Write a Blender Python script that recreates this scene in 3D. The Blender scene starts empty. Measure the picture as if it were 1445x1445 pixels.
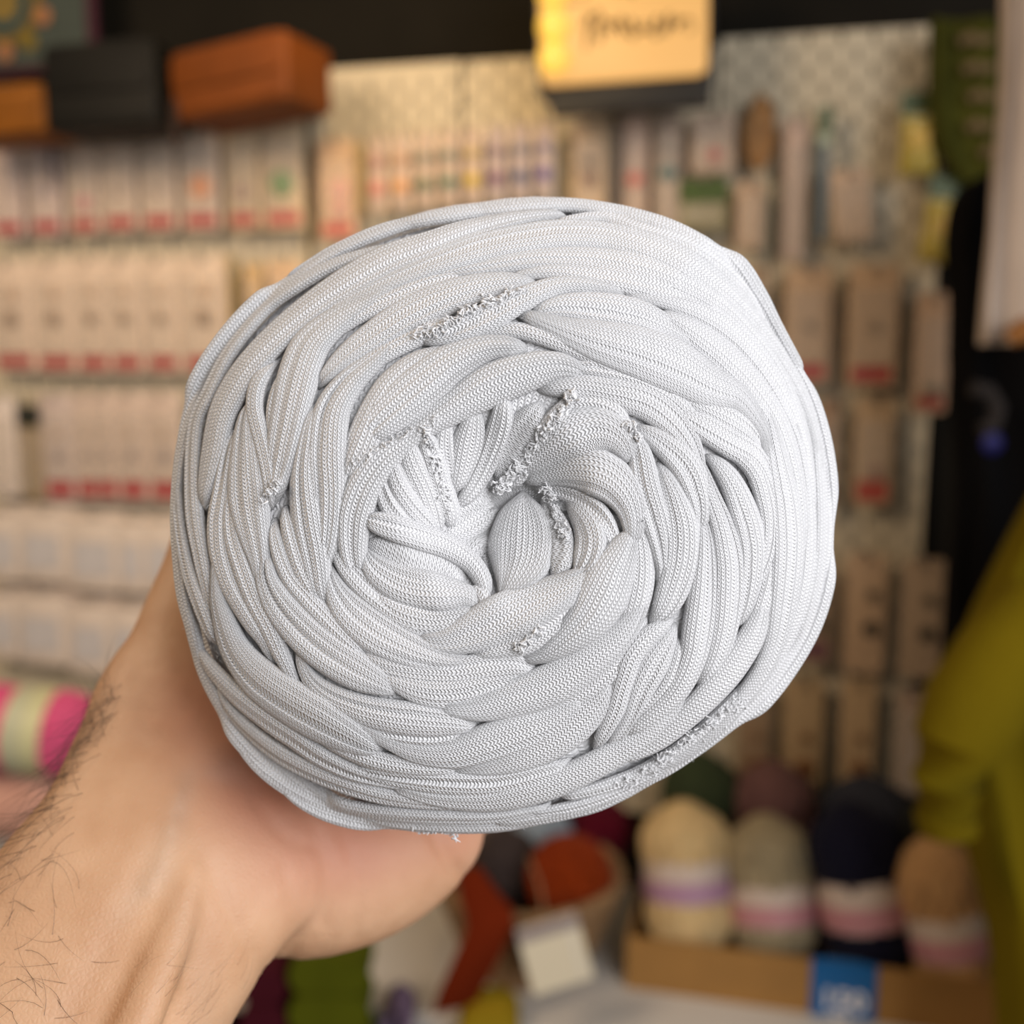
import bpy, bmesh, math, random
import numpy as np
from mathutils import Vector, Matrix, Quaternion
random.seed(7); rng = np.random.default_rng(7)
C = bpy.context.scene.collection
PI = math.pi

# ------------------------------------------------------------------ camera, exposure
PITCH = math.radians(8.0)
CAM = Vector((0, 0, 1.40))
FW = Vector((0, math.cos(PITCH), -math.sin(PITCH)))
UP = Vector((0, math.sin(PITCH), math.cos(PITCH)))
RT = Vector((1, 0, 0))
cd = bpy.data.cameras.new('camera'); cam = bpy.data.objects.new('camera', cd); C.objects.link(cam)
cam.location = CAM; cam.rotation_euler = (PI/2 - PITCH, 0, 0)
cd.sensor_width = 36; cd.lens = 36; cd.clip_start = 0.01; cd.clip_end = 50
cd.dof.use_dof = True; cd.dof.focus_distance = 0.211; cd.dof.aperture_fstop = 7.4; cd.dof.aperture_blades = 0
sc = bpy.context.scene
sc.camera = cam
sc.view_settings.view_transform = 'Standard'; sc.view_settings.look = 'None'
sc.view_settings.exposure = 0.0; sc.view_settings.gamma = 1.0
sc.view_settings.use_curve_mapping = False

# ------------------------------------------------------------------ world and lamps
w = bpy.data.worlds.new('world'); sc.world = w; w.use_nodes = True
w.node_tree.nodes['Background'].inputs[0].default_value = (1.0, 0.93, 0.84, 1)
w.node_tree.nodes['Background'].inputs[1].default_value = 0.13
def area(name, loc, target, sx, sy, power, col, spread=180):
    l = bpy.data.lights.new(name, 'AREA'); l.shape = 'RECTANGLE'; l.size = sx; l.size_y = sy
    l.energy = power; l.color = col; l.spread = math.radians(spread)
    o = bpy.data.objects.new(name, l); C.objects.link(o); o.location = loc
    o.rotation_euler = (Vector(target) - Vector(loc)).to_track_quat('-Z', 'Y').to_euler(); return o
area('shop_window_daylight', (0.80, -0.50, 1.70), (0.0, 0.3, 1.37), 1.1, 0.9, 22.5, (0.975, 0.975, 1.0))
area('ceiling_lamp_warm', (-0.95, 0.28, 2.10), (-0.55, 1.60, 1.20), 0.5, 0.5, 13, (1.0, 0.76, 0.53))
area('sign_side_fill_warm', (-0.12, 1.02, 1.98), (-0.20, 1.50, 1.60), 0.10, 0.10, 0.85, (1.0, 0.66, 0.26), 130)  # added unseen lamp, gives the board its warm glow beside the sign

# ------------------------------------------------------------------ geometry helpers
def P(px, py, d):                       # point seen at photograph pixel px,py, d metres along the view axis
    px, py, d = float(px), float(py), float(d)
    return CAM + d*(FW + RT*((px-722.5)/1445) + UP*((722.5-py)/1445))
def ray(px, py):
    return (FW + RT*((px-722.5)/1445) + UP*((722.5-py)/1445))
def GP(px, py, D):                      # the same at world y = D
    r = ray(px, py); return CAM + r*(D/r.y)
TH = math.radians(11.7)
_c = GP(722.5, 519, 1.45)
WO = Vector((_c.x, _c.y, 0.0))
def wl(px, py, off=0.0):                # pixel -> (x, z) on the plane off metres in front of the wall
    n = Vector((-math.sin(TH), -math.cos(TH), 0)); u = Vector((math.cos(TH), -math.sin(TH), 0))
    r = ray(px, py); p0 = WO + n*off
    t = (p0 - CAM).dot(n)/r.dot(n); q = CAM + r*t
    return (q - WO).dot(u), q.z
def wp(x, z, off=0.0):                  # wall coordinates -> world
    n = Vector((-math.sin(TH), -math.cos(TH), 0)); u = Vector((math.cos(TH), -math.sin(TH), 0))
    return WO + u*x + n*off + Vector((0, 0, z))

class MB:
    def __init__(s): s.v = []; s.f = []; s.m = []
    def add(s, vs, fs, mi=0):
        b = len(s.v); s.v += [tuple(q) for q in vs]; s.f += [tuple(b+i for i in f) for f in fs]; s.m += [mi]*len(fs)
    def box(s, x0, x1, y0, y1, z0, z1, mi=0, M=None):
        vs = [Vector(q) for q in ((x0,y0,z0),(x1,y0,z0),(x1,y1,z0),(x0,y1,z0),(x0,y0,z1),(x1,y0,z1),(x1,y1,z1),(x0,y1,z1))]
        if M: vs = [M @ q for q in vs]
        s.add(vs, [(0,3,2,1),(4,5,6,7),(0,1,5,4),(1,2,6,5),(2,3,7,6),(3,0,4,7)], mi)
    def slab(s, x0, x1, y0, y1, z0, z1, r, mi=0, n=4, bev=0.0):       # rounded outline in xz, thick in y
        pts = []
        for cx, cz, a0 in ((x1-r,z1-r,0),(x0+r,z1-r,PI/2),(x0+r,z0+r,PI),(x1-r,z0+r,1.5*PI)):
            for i in range(n+1):
                a = a0+i*PI/2/n; pts.append((cx+r*math.cos(a), cz+r*math.sin(a)))
        k = len(pts); mx=(x0+x1)/2; mz=(z0+z1)/2
        rings = []
        if bev > 0:
            sh = lambda q, t: (q[0]-(t if q[0]>mx else -t), q[1]-(t if q[1]>mz else -t))
            rings = [([sh(q,bev) for q in pts], y0), (pts, y0+bev), (pts, y1-bev), ([sh(q,bev) for q in pts], y1)]
        else: rings = [(pts, y0), (pts, y1)]
        vs = [(q[0], y, q[1]) for R_, y in rings for q in R_]
        fs = [tuple(range(k)), tuple(reversed(range((len(rings)-1)*k, len(rings)*k)))]
        for j in range(len(rings)-1):
            for i in range(k): fs.append((j*k+(i+1)%k, j*k+i, (j+1)*k+i, (j+1)*k+(i+1)%k))
        s.add(vs, fs, mi)
    def tube(s, pts, rad, n=8, mi=0, cap=True):
        pts = [Vector(p) for p in pts]; rad = rad if hasattr(rad, '__len__') else [rad]*len(pts)
        ref = Vector((0,0,1)) if abs((pts[-1]-pts[0]).normalized().z) < .9 else Vector((1,0,0))
        vs = []; fs = []
        for i, p in enumerate(pts):
            t = (pts[min(i+1,len(pts)-1)]-pts[max(i-1,0)]).normalized()
            a = t.cross(ref).normalized(); b = t.cross(a)
            for j in range(n): vs.append(p + (a*math.cos(2*PI*j/n) + b*math.sin(2*PI*j/n))*rad[i])
        for i in range(len(pts)-1):
            for j in range(n): fs.append((i*n+j, i*n+(j+1)%n, (i+1)*n+(j+1)%n, (i+1)*n+j))
        if cap: fs += [tuple(reversed(range(n))), tuple(range((len(pts)-1)*n, len(pts)*n))]
        s.add(vs, fs, mi)
    def lathe(s, prof, n=28, mi=0, M=None, mod=None):          # prof: (r, z) bottom to top
        vs = []; fs = []
        for i, (r, z) in enumerate(prof):
            for j in range(n):
                a = 2*PI*j/n; rr = r*(mod(a, i/(len(prof)-1)) if mod else 1)
                vs.append(Vector((rr*math.cos(a), rr*math.sin(a), z)))
        k = len(prof)
        for i in range(k-1):
            for j in range(n): fs.append((i*n+j, i*n+(j+1)%n, (i+1)*n+(j+1)%n, (i+1)*n+j))
        fs += [tuple(reversed(range(n))), tuple(range((k-1)*n, k*n))]
        if M: vs = [M @ q for q in vs]
        s.add(vs, fs, mi)
    def build(s, name, mats, parent=None, smooth=True, flat=False):
        me = bpy.data.meshes.new(name); me.from_pydata(s.v, [], s.f); me.update()
        mats = mats if isinstance(mats, (list, tuple)) else [mats]
        for m in mats: me.materials.append(m)
        me.polygons.foreach_set('material_index', s.m)
        if smooth: me.polygons.foreach_set('use_smooth', [True]*len(me.polygons))
        o = bpy.data.objects.new(name, me); C.objects.link(o)
        if smooth: 
            try: me.set_sharp_from_angle(angle=math.radians(38))
            except Exception: pass
        if parent: o.parent = parent
        return o
def tag(o, label=None, cat=None, group=None, kind=None):
    if label: o['label'] = label
    if cat: o['category'] = cat
    if group: o['group'] = group
    if kind: o['kind'] = kind
    return o
def empty(name, loc, rz=0.0, rot=None):
    o = bpy.data.objects.new(name, None); C.objects.link(o); o.location = loc
    o.rotation_euler = rot if rot else (0, 0, rz); o.empty_display_size = .02; return o

# ------------------------------------------------------------------ materials
def mat(name, col, rough=.6, metal=0.0, spec=.4, emit=None, es=0, noise=0.0, nscale=40, bump=0.0, bscale=120, sheen=0.0, trans=0.0, alpha=1.0, col2=None):
    m = bpy.data.materials.new(name); m.use_nodes = True; nt = m.node_tree; b = nt.nodes['Principled BSDF']
    b.inputs['Base Color'].default_value = (*col, 1); b.inputs['Roughness'].default_value = rough
    b.inputs['Metallic'].default_value = metal; b.inputs['Specular IOR Level'].default_value = spec
    if sheen: b.inputs['Sheen Weight'].default_value = sheen; b.inputs['Sheen Roughness'].default_value = .5
    if trans: b.inputs['Transmission Weight'].default_value = trans
    b.inputs['Alpha'].default_value = alpha
    tc = nt.nodes.new('ShaderNodeTexCoord')
    if emit: b.inputs['Emission Color'].default_value = (*emit, 1); b.inputs['Emission Strength'].default_value = es
    if noise or col2:
        n = nt.nodes.new('ShaderNodeTexNoise'); n.inputs['Scale'].default_value = nscale; n.inputs['Detail'].default_value = 4
        nt.links.new(tc.outputs['Object'], n.inputs['Vector'])
        r = nt.nodes.new('ShaderNodeMix'); r.data_type = 'RGBA'
        c2 = col2 if col2 else tuple(c*(1-noise) for c in col)
        r.inputs[6].default_value = (*col, 1); r.inputs[7].default_value = (*c2, 1)
        mr = nt.nodes.new('ShaderNodeMapRange'); mr.inputs[1].default_value = .35; mr.inputs[2].default_value = .65
        nt.links.new(n.outputs[0], mr.inputs[0]); nt.links.new(mr.outputs[0], r.inputs[0]); nt.links.new(r.outputs[2], b.inputs['Base Color'])
    if bump:
        n = nt.nodes.new('ShaderNodeTexNoise'); n.inputs['Scale'].default_value = bscale; n.inputs['Detail'].default_value = 5
        nt.links.new(tc.outputs['Object'], n.inputs['Vector'])
        bp = nt.nodes.new('ShaderNodeBump'); bp.inputs['Strength'].default_value = bump; bp.inputs['Distance'].default_value = .002
        nt.links.new(n.outputs[0], bp.inputs['Height']); nt.links.new(bp.outputs[0], b.inputs['Normal'])
    return m
# ================================================================== THE YARN BALL
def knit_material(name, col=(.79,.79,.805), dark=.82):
    m = bpy.data.materials.new(name); m.use_nodes = True; nt = m.node_tree; N = nt.nodes; L = nt.links
    b = N['Principled BSDF']; b.inputs['Roughness'].default_value = .82; b.inputs['Specular IOR Level'].default_value = .18
    b.inputs['Sheen Weight'].default_value = .15; b.inputs['Sheen Roughness'].default_value = .6
    uv = N.new('ShaderNodeUVMap'); uv.uv_map = 'UVMap'
    def M(op, a, b_=None, c=None):
        n = N.new('ShaderNodeMath'); n.operation = op
        for i, q in enumerate((a, b_, c)):
            if q is None: continue
            if isinstance(q, (int, float)): n.inputs[i].default_value = q
            else: L.new(q, n.inputs[i])
        return n.outputs[0]
    no = N.new('ShaderNodeTexNoise'); no.inputs['Scale'].default_value = .35; no.inputs['Detail'].default_value = 2
    L.new(uv.outputs[0], no.inputs['Vector'])
    sx = N.new('ShaderNodeSeparateXYZ'); L.new(uv.outputs[0], sx.inputs[0])
    wob = M('MULTIPLY', M('SUBTRACT', no.outputs[0], .5), .9)
    u = M('ADD', sx.outputs[0], M('MULTIPLY', wob, .35)); v = M('ADD', sx.outputs[1], wob)
    fr = M('FRACT', u)
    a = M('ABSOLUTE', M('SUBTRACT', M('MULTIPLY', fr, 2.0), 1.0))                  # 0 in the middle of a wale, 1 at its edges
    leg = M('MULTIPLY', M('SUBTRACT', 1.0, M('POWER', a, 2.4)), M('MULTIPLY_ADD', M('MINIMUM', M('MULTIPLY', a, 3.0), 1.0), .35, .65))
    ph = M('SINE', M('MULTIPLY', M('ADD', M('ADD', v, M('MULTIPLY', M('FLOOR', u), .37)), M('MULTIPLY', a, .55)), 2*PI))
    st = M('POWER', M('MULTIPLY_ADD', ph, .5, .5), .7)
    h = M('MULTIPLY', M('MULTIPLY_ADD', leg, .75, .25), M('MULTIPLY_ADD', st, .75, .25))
    fn = N.new('ShaderNodeTexNoise'); fn.inputs['Scale'].default_value = 3.5; fn.inputs['Detail'].default_value = 4
    L.new(uv.outputs[0], fn.inputs['Vector'])
    h2 = M('ADD', h, M('MULTIPLY', fn.outputs[0], .30))
    bp = N.new('ShaderNodeBump'); bp.inputs['Strength'].default_value = .85; bp.inputs['Distance'].default_value = .00042
    L.new(h2, bp.inputs['Height']); L.new(bp.outputs[0], b.inputs['Normal'])
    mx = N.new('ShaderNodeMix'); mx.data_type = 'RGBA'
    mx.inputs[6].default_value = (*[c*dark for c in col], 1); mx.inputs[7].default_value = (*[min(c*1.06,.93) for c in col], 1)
    L.new(h, mx.inputs[0]); L.new(mx.outputs[2], b.inputs['Base Color'])  # stitch gaps get occlusion shade in the base colour, darker as height falls
    return m
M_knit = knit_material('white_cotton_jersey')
M_fluff = mat('cut_cotton_fluff', (.74,.74,.75), .95, spec=.05)

BC = (707.0, 727.0); D0 = 0.208; RB = 465*D0/1445
_out = [(790,276),(880,290),(945,305),(1000,330),(1050,380),(1085,440),(1112,490),(1140,540),(1165,620),(1178,720),(1176,780),(1165,840),(1145,890),(1110,950),(1060,1010),(1000,1060),(900,1120),(800,1162),
        (700,1180),(640,1183),(560,1176),(480,1152),(425,1120),(380,1085),(310,1010),(275,940),(252,870),(241,800),(240,690),(248,630),(262,575),(300,500),(370,420),(460,350),(560,307),(680,283)]
_oa = np.array([math.atan2(y-BC[1], x-BC[0]) for x, y in _out]); _or = np.array([math.hypot(x-BC[0], y-BC[1]) for x, y in _out])
_i = np.argsort(_oa); _oa = _oa[_i]; _or = _or[_i]
def outline(th): return float(np.interp(th, _oa, _or, period=2*PI))
RHO0 = .42; HZ = .38*RB
def dome(x, y):
    dx, dy = x-BC[0], y-BC[1]; r = math.hypot(dx, dy)
    rho = min(r/(outline(math.atan2(dy, dx))-7), .997)
    h = 0.0
    if rho > RHO0: t = (rho-RHO0)/(1-RHO0); h = HZ*(1-math.sqrt(max(0, 1-t*t*.985)))
    # the dent in the middle of the wound cake
    rc = math.hypot(x-705, y-722)/150
    if rc < 1: h += .115*RB*(1-rc*rc)**1.5
    h += .0009*math.sin(x*.013+1)*math.sin(y*.017)
    return D0 + h
def catmull(pts, step=7.0):
    p = np.array([pts[0]]+list(pts)+[pts[-1]], float); out = []
    for i in range(1, len(p)-2):
        n = max(2, int(np.linalg.norm(p[i+1][:2]-p[i][:2])/step))
        for k in range(n):
            t = k/n
            out.append(.5*((2*p[i])+(-p[i-1]+p[i+1])*t+(2*p[i-1]-5*p[i]+4*p[i+1]-p[i+2])*t*t+(-p[i-1]+3*p[i]-3*p[i+1]+p[i+2])*t**3))
    out.append(p[-2]); return np.array(out)
ball = tag(empty('yarn_ball', P(BC[0], BC[1], D0+.055)), 'large ball of white jersey ribbon yarn held up in the hand', 'yarn ball')
BO = ball.location.copy()
NSEC = 40
def strand(pts, lay=0.0, fold=None, purl=False, idx=[0]):
    idx[0] += 1; rs = random.Random(idx[0]*13)
    q = catmull(pts)
    k = len(q); xs, ys, hw = q[:,0], q[:,1], np.maximum(q[:,2], 1.5)
    pos = []; nor = []
    for x, y in zip(xs, ys):
        e = 3.0
        p0 = P(x, y, dome(x, y)); px = P(x+e, y, dome(x+e, y)); py = P(x, y+e, dome(x, y+e))
        n = (px-p0).cross(py-p0).normalized()
        if n.dot(FW) > 0: n = -n
        pos.append(p0); nor.append(n)
    # soften the normals along the path
    for _ in range(3):
        nor = [(nor[max(i-1,0)]+nor[i]*2+nor[min(i+1,k-1)]).normalized() for i in range(k)]
    maxw = float(hw.max()); pxm = D0/1445
    nf = fold if fold is not None else max(1, round(2*maxw/rs.choice((10.5, 12, 13.5, 17))))
    amps = [rs.choice((.26, .42, .56, .66)) for _ in range(nf+2)]; wr = [rs.uniform(-.5, .5) for _ in range(nf+2)]
    ph0 = rs.uniform(0, 6.28); drift = rs.uniform(-1.2, 1.2)
    ncol = max(4, round(2*maxw*1.8/6.6))
    vs = []; uvs = []; L = 0.0
    ws = (hw/maxw)
    for i in range(k):
        t = (pos[min(i+1,k-1)]-pos[max(i-1,0)]).normalized(); n = nor[i]; b = t.cross(n).normalized(); n = b.cross(t).normalized()
        if n.dot(nor[i]) < 0: n = -n
        if i: L += (pos[i]-pos[i-1]).length
        sl = min(i, k-1-i)*7.0; tp = min(1, sl/26); tap = .35+.65*(tp*(2-tp))
        rho_ = math.hypot(xs[i]-BC[0], ys[i]-BC[1])/465.
        W = hw[i]*(1.30 + .25*min(1, max(0, (rho_-.72)/.22)))*pxm*tap*(pos[i]-CAM).dot(FW)/D0; w_ = hw[i]
        Tk = min(.80*w_, .24*w_+5.6)*pxm*1.05*(.5+.5*tap)
        s = i/(k-1)
        base = pos[i] + n*(lay*pxm - .0005 - pxm*9*(1-tp)**2)
        for j in range(NSEC):
            a = 2*PI*j/NSEC; c, sn = math.cos(a), math.sin(a)
            x = math.copysign(abs(c)**.9, c); z = math.copysign(abs(sn)**.82, sn)
            r = 1.0
            if sn > 0:
                fx = (x*.5+.5)*nf + wr[0]*.6*math.sin(s*2.2+ph0)
                kf = int(math.floor(fx+.5)); g = abs(fx+.5 - math.floor(fx+.5) - .0)      # distance inside a pleat
                v_ = abs(fx - kf)*2                                                       # 0 at a valley, 1 on a crest
                am = amps[kf % len(amps)]*(.55+.45*math.sin(s*4+ph0+kf*1.7+wr[kf % len(wr)]*3))*(1-x*x)**.35
                z *= 1 - am*(1 - min(1, v_*1.15)**.55)
                z += .07*math.sin(2.6*x+ph0+3*s)*(1-x*x)
            vs.append(base + b*(x*W) + n*(z*Tk) - BO)
            uvs.append((a/PI*ncol, L/pxm/5.6))
    fs = []; fuv = []
    for i in range(k-1):
        for j in range(NSEC):
            j2 = (j+1) % NSEC
            fs.append((i*NSEC+j, i*NSEC+j2, (i+1)*NSEC+j2, (i+1)*NSEC+j))
            u0 = uvs[i*NSEC+j][0]; u1 = (j+1)*2/NSEC*ncol
            v0 = uvs[i*NSEC][1]; v1 = uvs[(i+1)*NSEC][1]
            fuv += [(u0,v0),(u1,v0),(u1,v1),(u0,v1)]
    fs += [tuple(reversed(range(NSEC))), tuple(range((k-1)*NSEC, k*NSEC))]
    fuv += [(0,0)]*(2*NSEC)
    me = bpy.data.meshes.new('strand'); me.from_pydata([tuple(v) for v in vs], [], fs)
    ul = me.uv_layers.new(name='UVMap')
    arr = np.array(fuv, dtype=np.float32)
    if purl: arr[:, [0,1]] = arr[:, [1,0]]
    ul.data.foreach_set('uv', arr.ravel())
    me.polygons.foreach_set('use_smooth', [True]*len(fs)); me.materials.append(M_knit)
    o = bpy.data.objects.new('strand', me); C.objects.link(o); o.parent = ball
    return o

S = []   # (centre line with half widths in photograph pixels, layer)
def s_(pts, lay=0, **k): S.append((pts, lay, k))
# outer limb, left side
s_([(680,292,5),(610,304,8),(540,324,10),(474,352,12),(414,392,12),(363,434,12),(323,478,12),(288,530,12),(268,580,13),(258,620,13),(250,670,12),(247,720,12),(249,775,12),(256,838,13),(268,885,12),(285,945,12),(318,1008,12),(362,1062,12),(420,1108,10),(470,1135,5)])
s_([(590,338,4),(530,352,7),(474,370,9),(425,396,10),(372,435,10),(322,496,11),(292,555,12),(275,595,12),(270,659,12),(272,725,12),(281,780,11),(290,825,9),(298,875,5)])
s_([(800,298,6),(727,308,12),(660,325,17),(605,345,20),(550,365,22),(500,392,22),(450,424,20),(398,466,19),(354,512,19),(325,555,19),(310,590,18),(301,636,17),(292,680,13),(285,722,4)], 1)
s_([(249,650,5),(250,714,9),(255,758,10),(266,809,11),(284,858,12),(297,890,10),(308,918,4)], 1)
s_([(268,895,5),(280,920,7),(298,947,11),(331,982,13),(374,1016,14),(418,1046,14),(451,1069,13),(496,1091,11),(550,1107,7),(590,1115,4)])
s_([(300,965,5),(320,1000,9),(354,1036,12),(398,1069,13),(451,1096,12),(507,1116,12),(550,1127,11),(620,1137,8),(670,1141,4)])
s_([(325,1022,5),(350,1058,9),(385,1091,11),(440,1124,12),(500,1144,13),(560,1152,12),(640,1156,11),(705,1154,10),(780,1142,5)])
s_([(390,1100,6),(430,1128,10),(480,1148,12),(560,1164,12),(640,1170,12),(710,1168,11),(780,1158,5)])
# left flank
s_([(305,760,5),(306,830,9),(314,870,14),(332,918,20),(364,958,25),(408,990,27),(456,1018,27),(500,1042,21),(540,1062,8)], 2)
s_([(330,600,5),(320,640,9),(312,690,12),(306,735,14),(308,775,14),(318,814,13),(334,847,12),(354,880,11),(370,905,8),(386,942,4)])
s_([(332,670,4),(324,714,9),(327,758,11),(341,803,12),(358,847,12),(378,885,12),(396,925,10),(416,966,6),(430,985,4)])
s_([(352,560,6),(346,600,14),(346,645,22),(348,690,26),(352,725,24),(359,760,19),(366,795,13),(368,835,6)])
s_([(388,505,5),(376,522,8),(363,545,10),(359,575,10),(365,605,10),(374,640,10),(381,680,9),(379,718,5)], 3)
s_([(402,515,4),(392,545,8),(385,575,9),(384,605,8),(388,640,5)], 0)
s_([(570,395,6),(520,425,12),(476,450,18),(440,482,23),(423,520,25),(412,565,25),(403,610,23),(394,655,19),(386,695,11),(380,715,4)], 1)
s_([(445,565,5),(435,615,12),(429,670,17),(434,730,20),(444,785,18),(452,835,12),(460,860,4)], 1)
s_([(475,545,4),(455,565,7),(445,610,10),(447,660,10),(452,700,8)])
s_([(570,470,6),(530,505,12),(492,540,17),(468,580,21),(462,636,23),(464,700,21),(461,755,17),(453,805,8)], 1)
s_([(640,490,6),(590,510,13),(555,540,17),(535,570,18),(520,605,20),(508,635,20),(495,660,14),(485,690,5)])
s_([(745,490,8),(690,490,15),(640,510,22),(600,540,26),(562,572,25),(530,602,20),(510,625,10)], 2)
s_([(835,530,6),(790,516,15),(740,526,22),(690,545,24),(650,568,20),(610,593,16),(575,617,11),(550,632,5)], 1)
s_([(615,598,5),(575,622,13),(540,648,19),(515,683,20),(500,724,20),(497,768,17),(502,805,12),(508,825,4)], 1)
s_([(374,775,8),(376,815,14),(393,852,20),(423,888,23),(460,920,24),(505,948,22),(540,966,14),(565,980,5)], 1)
s_([(382,730,5),(392,775,10),(408,815,11),(432,845,13),(460,875,14),(490,905,12),(520,932,6)])
s_([(398,712,5),(405,740,9),(415,780,11),(428,815,11),(445,845,8),(458,866,4)])
s_([(416,915,5),(436,958,10),(466,985,15),(510,1003,18),(550,1012,20),(600,1018,20),(645,1022,14),(675,1029,5)])
s_([(462,795,5),(472,830,13),(492,862,21),(525,890,24),(560,910,22),(600,926,17),(640,934,10),(680,930,4)], 1)
s_([(466,765,4),(488,800,11),(515,830,13),(545,855,13),(580,880,11),(615,902,4)])
s_([(500,918,5),(540,938,11),(590,947,14),(640,948,16),(690,942,16),(730,940,13),(760,950,4)])
s_([(530,950,6),(590,974,16),(640,978,19),(690,967,17),(745,950,6)])
s_([(610,998,5),(670,1000,15),(720,987,22),(780,965,25),(822,940,23),(862,910,19),(888,880,14),(912,835,6)], 2)
s_([(745,1006,4),(800,990,9),(840,967,12),(872,937,12),(895,905,9),(915,870,5)])
s_([(455,985,5),(500,1020,9),(545,1045,10),(590,1062,15),(640,1064,20),(690,1049,24),(740,1031,25),(785,1013,20),(830,982,8)], 1)
s_([(505,1018,6),(540,1032,10),(590,1038,14),(630,1038,11),(662,1028,4)])
s_([(630,1087,4),(690,1084,11),(740,1068,20),(790,1040,24),(825,1010,22),(850,982,15),(866,955,6)])
s_([(840,1062,5),(852,1035,9),(868,1000,12),(878,965,12),(892,925,13),(918,895,11),(955,873,4)], 2)
s_([(855,1065,5),(873,1040,9),(890,1012,11),(905,975,16),(925,935,18),(942,905,12),(958,880,4)])
s_([(962,900,4),(955,935,8),(940,970,10),(915,1000,9),(885,1025,5)], 1)
s_([(430,1030,5),(480,1055,11),(530,1075,12),(590,1086,11),(650,1088,6)])
s_([(490,1085,5),(550,1098,11),(630,1107,15),(700,1107,15),(760,1094,13),(810,1078,6)])
s_([(550,1112,5),(620,1128,12),(690,1130,17),(750,1118,19),(810,1096,19),(870,1065,18),(912,1038,15),(947,1003,11),(970,965,4)], 1)
# right flank, lower
s_([(990,720,4),(994,770,11),(992,830,17),(986,885,19),(977,930,17),(955,975,15),(920,1010,13),(875,1040,6)], 2)
s_([(985,640,4),(1000,690,10),(1018,740,14),(1028,790,18),(1028,840,19),(1022,890,17),(1008,935,13),(985,970,6)], 1)
s_([(1000,640,6),(1030,675,13),(1050,720,17),(1062,765,17),(1062,810,15),(1055,850,11),(1042,890,4)])
s_([(1000,618,5),(1040,638,10),(1066,662,12),(1080,700,12),(1086,740,11),(1082,780,10),(1070,815,8),(1050,860,4)], 1)
s_([(945,575,6),(990,600,15),(1030,624,17),(1065,645,15),(1085,680,11),(1092,720,8),(1090,770,4)], 1)
s_([(950,555,5),(1000,575,14),(1040,595,16),(1068,620,11),(1084,655,4)])
s_([(1092,750,4),(1090,800,9),(1082,840,11),(1067,880,11),(1047,912,11),(1022,948,11),(987,987,11),(945,1022,10),(895,1055,6)])
s_([(1080,840,6),(1066,890,16),(1042,932,19),(1010,972,19),(970,1012,17),(925,1047,15),(870,1075,8)], 1)
# top inner lobes
s_([(745,443,5),(790,432,15),(840,434,20),(890,442,20),(930,456,16),(965,476,9),(990,500,4)], 1)
s_([(730,440,6),(790,464,15),(840,480,24),(900,497,31),(950,517,33),(1000,545,27),(1040,562,19),(1064,590,13),(1080,620,9),(1086,665,5)], 3)
s_([(660,470,5),(720,464,9),(780,478,11),(840,502,12),(890,529,12),(940,552,10),(990,562,9),(1030,570,8),(1060,595,5)])
s_([(590,480,8),(640,468,14),(690,446,17),(740,421,15),(790,403,12),(840,404,9),(885,413,4)], 3)
s_([(445,545,5),(485,505,14),(540,465,20),(590,436,22),(650,412,20),(710,399,15),(762,398,5)], 1)
s_([(455,560,5),(500,522,11),(545,492,14),(590,470,14),(640,452,10)])
s_([(452,510,4),(462,475,9),(500,445,11),(550,423,12),(600,402,12),(640,391,8),(672,388,3)])
# top bands
s_([(400,398,4),(470,352,8),(550,318,10),(640,301,11),(720,291,12),(800,286,13),(870,296,15),(935,314,15),(990,341,15),(1035,373,13),(1068,420,11),(1092,462,9),(1130,530,8)])
s_([(430,458,5),(490,425,10),(550,398,13),(620,370,17),(680,350,21),(740,337,22),(800,330,22),(860,334,21),(920,350,21),(970,374,21),(1020,410,19),(1060,450,17),(1100,502,16),(1133,560,15),(1152,620,13),(1160,690,8)], 1)
s_([(780,312,5),(850,305,9),(910,325,12),(970,345,13),(1020,378,13),(1055,415,11),(1082,462,8)])
s_([(590,392,5),(680,376,11),(760,364,15),(840,366,18),(910,379,20),(970,401,18),(1020,431,16),(1060,471,15),(1092,513,14),(1117,563,13),(1135,620,12),(1146,690,7)])
s_([(715,388,4),(780,382,10),(840,389,14),(900,399,15),(960,416,14),(1010,437,12),(1055,467,10),(1090,510,5)])
s_([(880,414,4),(945,426,9),(1000,446,13),(1045,479,15),(1080,521,15),(1110,571,15),(1130,620,14),(1141,680,12),(1144,740,8)], 1)
s_([(925,438,5),(975,466,16),(1020,501,19),(1060,541,19),(1092,586,18),(1112,636,17),(1125,690,15),(1131,745,13),(1129,800,6)])
s_([(1005,510,4),(1045,546,9),(1078,582,11),(1100,622,12),(1112,662,10),(1118,700,5)])
# right side
s_([(1075,560,5),(1088,610,11),(1098,660,17),(1108,710,21),(1112,760,22),(1110,810,21),(1104,860,19),(1094,905,16),(1074,950,15),(1045,990,14),(1010,1030,13),(960,1068,11),(895,1100,6)], 2)
s_([(1112,585,6),(1128,640,11),(1138,690,12),(1142,740,12),(1141,790,12),(1134,840,13),(1120,882,13),(1100,922,13),(1070,962,13),(1030,1002,13),(980,1047,13),(920,1086,12),(860,1111,10),(790,1129,6)])
s_([(1140,560,6),(1152,620,11),(1158,680,12),(1160,740,12),(1156,800,12),(1146,850,13),(1128,902,13),(1100,947,14),(1060,992,15),(1010,1036,15),(950,1081,15),(890,1112,13),(820,1138,11),(740,1153,6)], 1)
s_([(1105,490,7),(1138,555,10),(1158,620,11),(1168,690,11),(1168,760,11),(1161,820,12),(1143,880,12),(1113,935,12),(1073,985,13),(1023,1030,13),(968,1070,13),(908,1105,13),(840,1138,13),(770,1155,12),(690,1166,8)])
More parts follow.
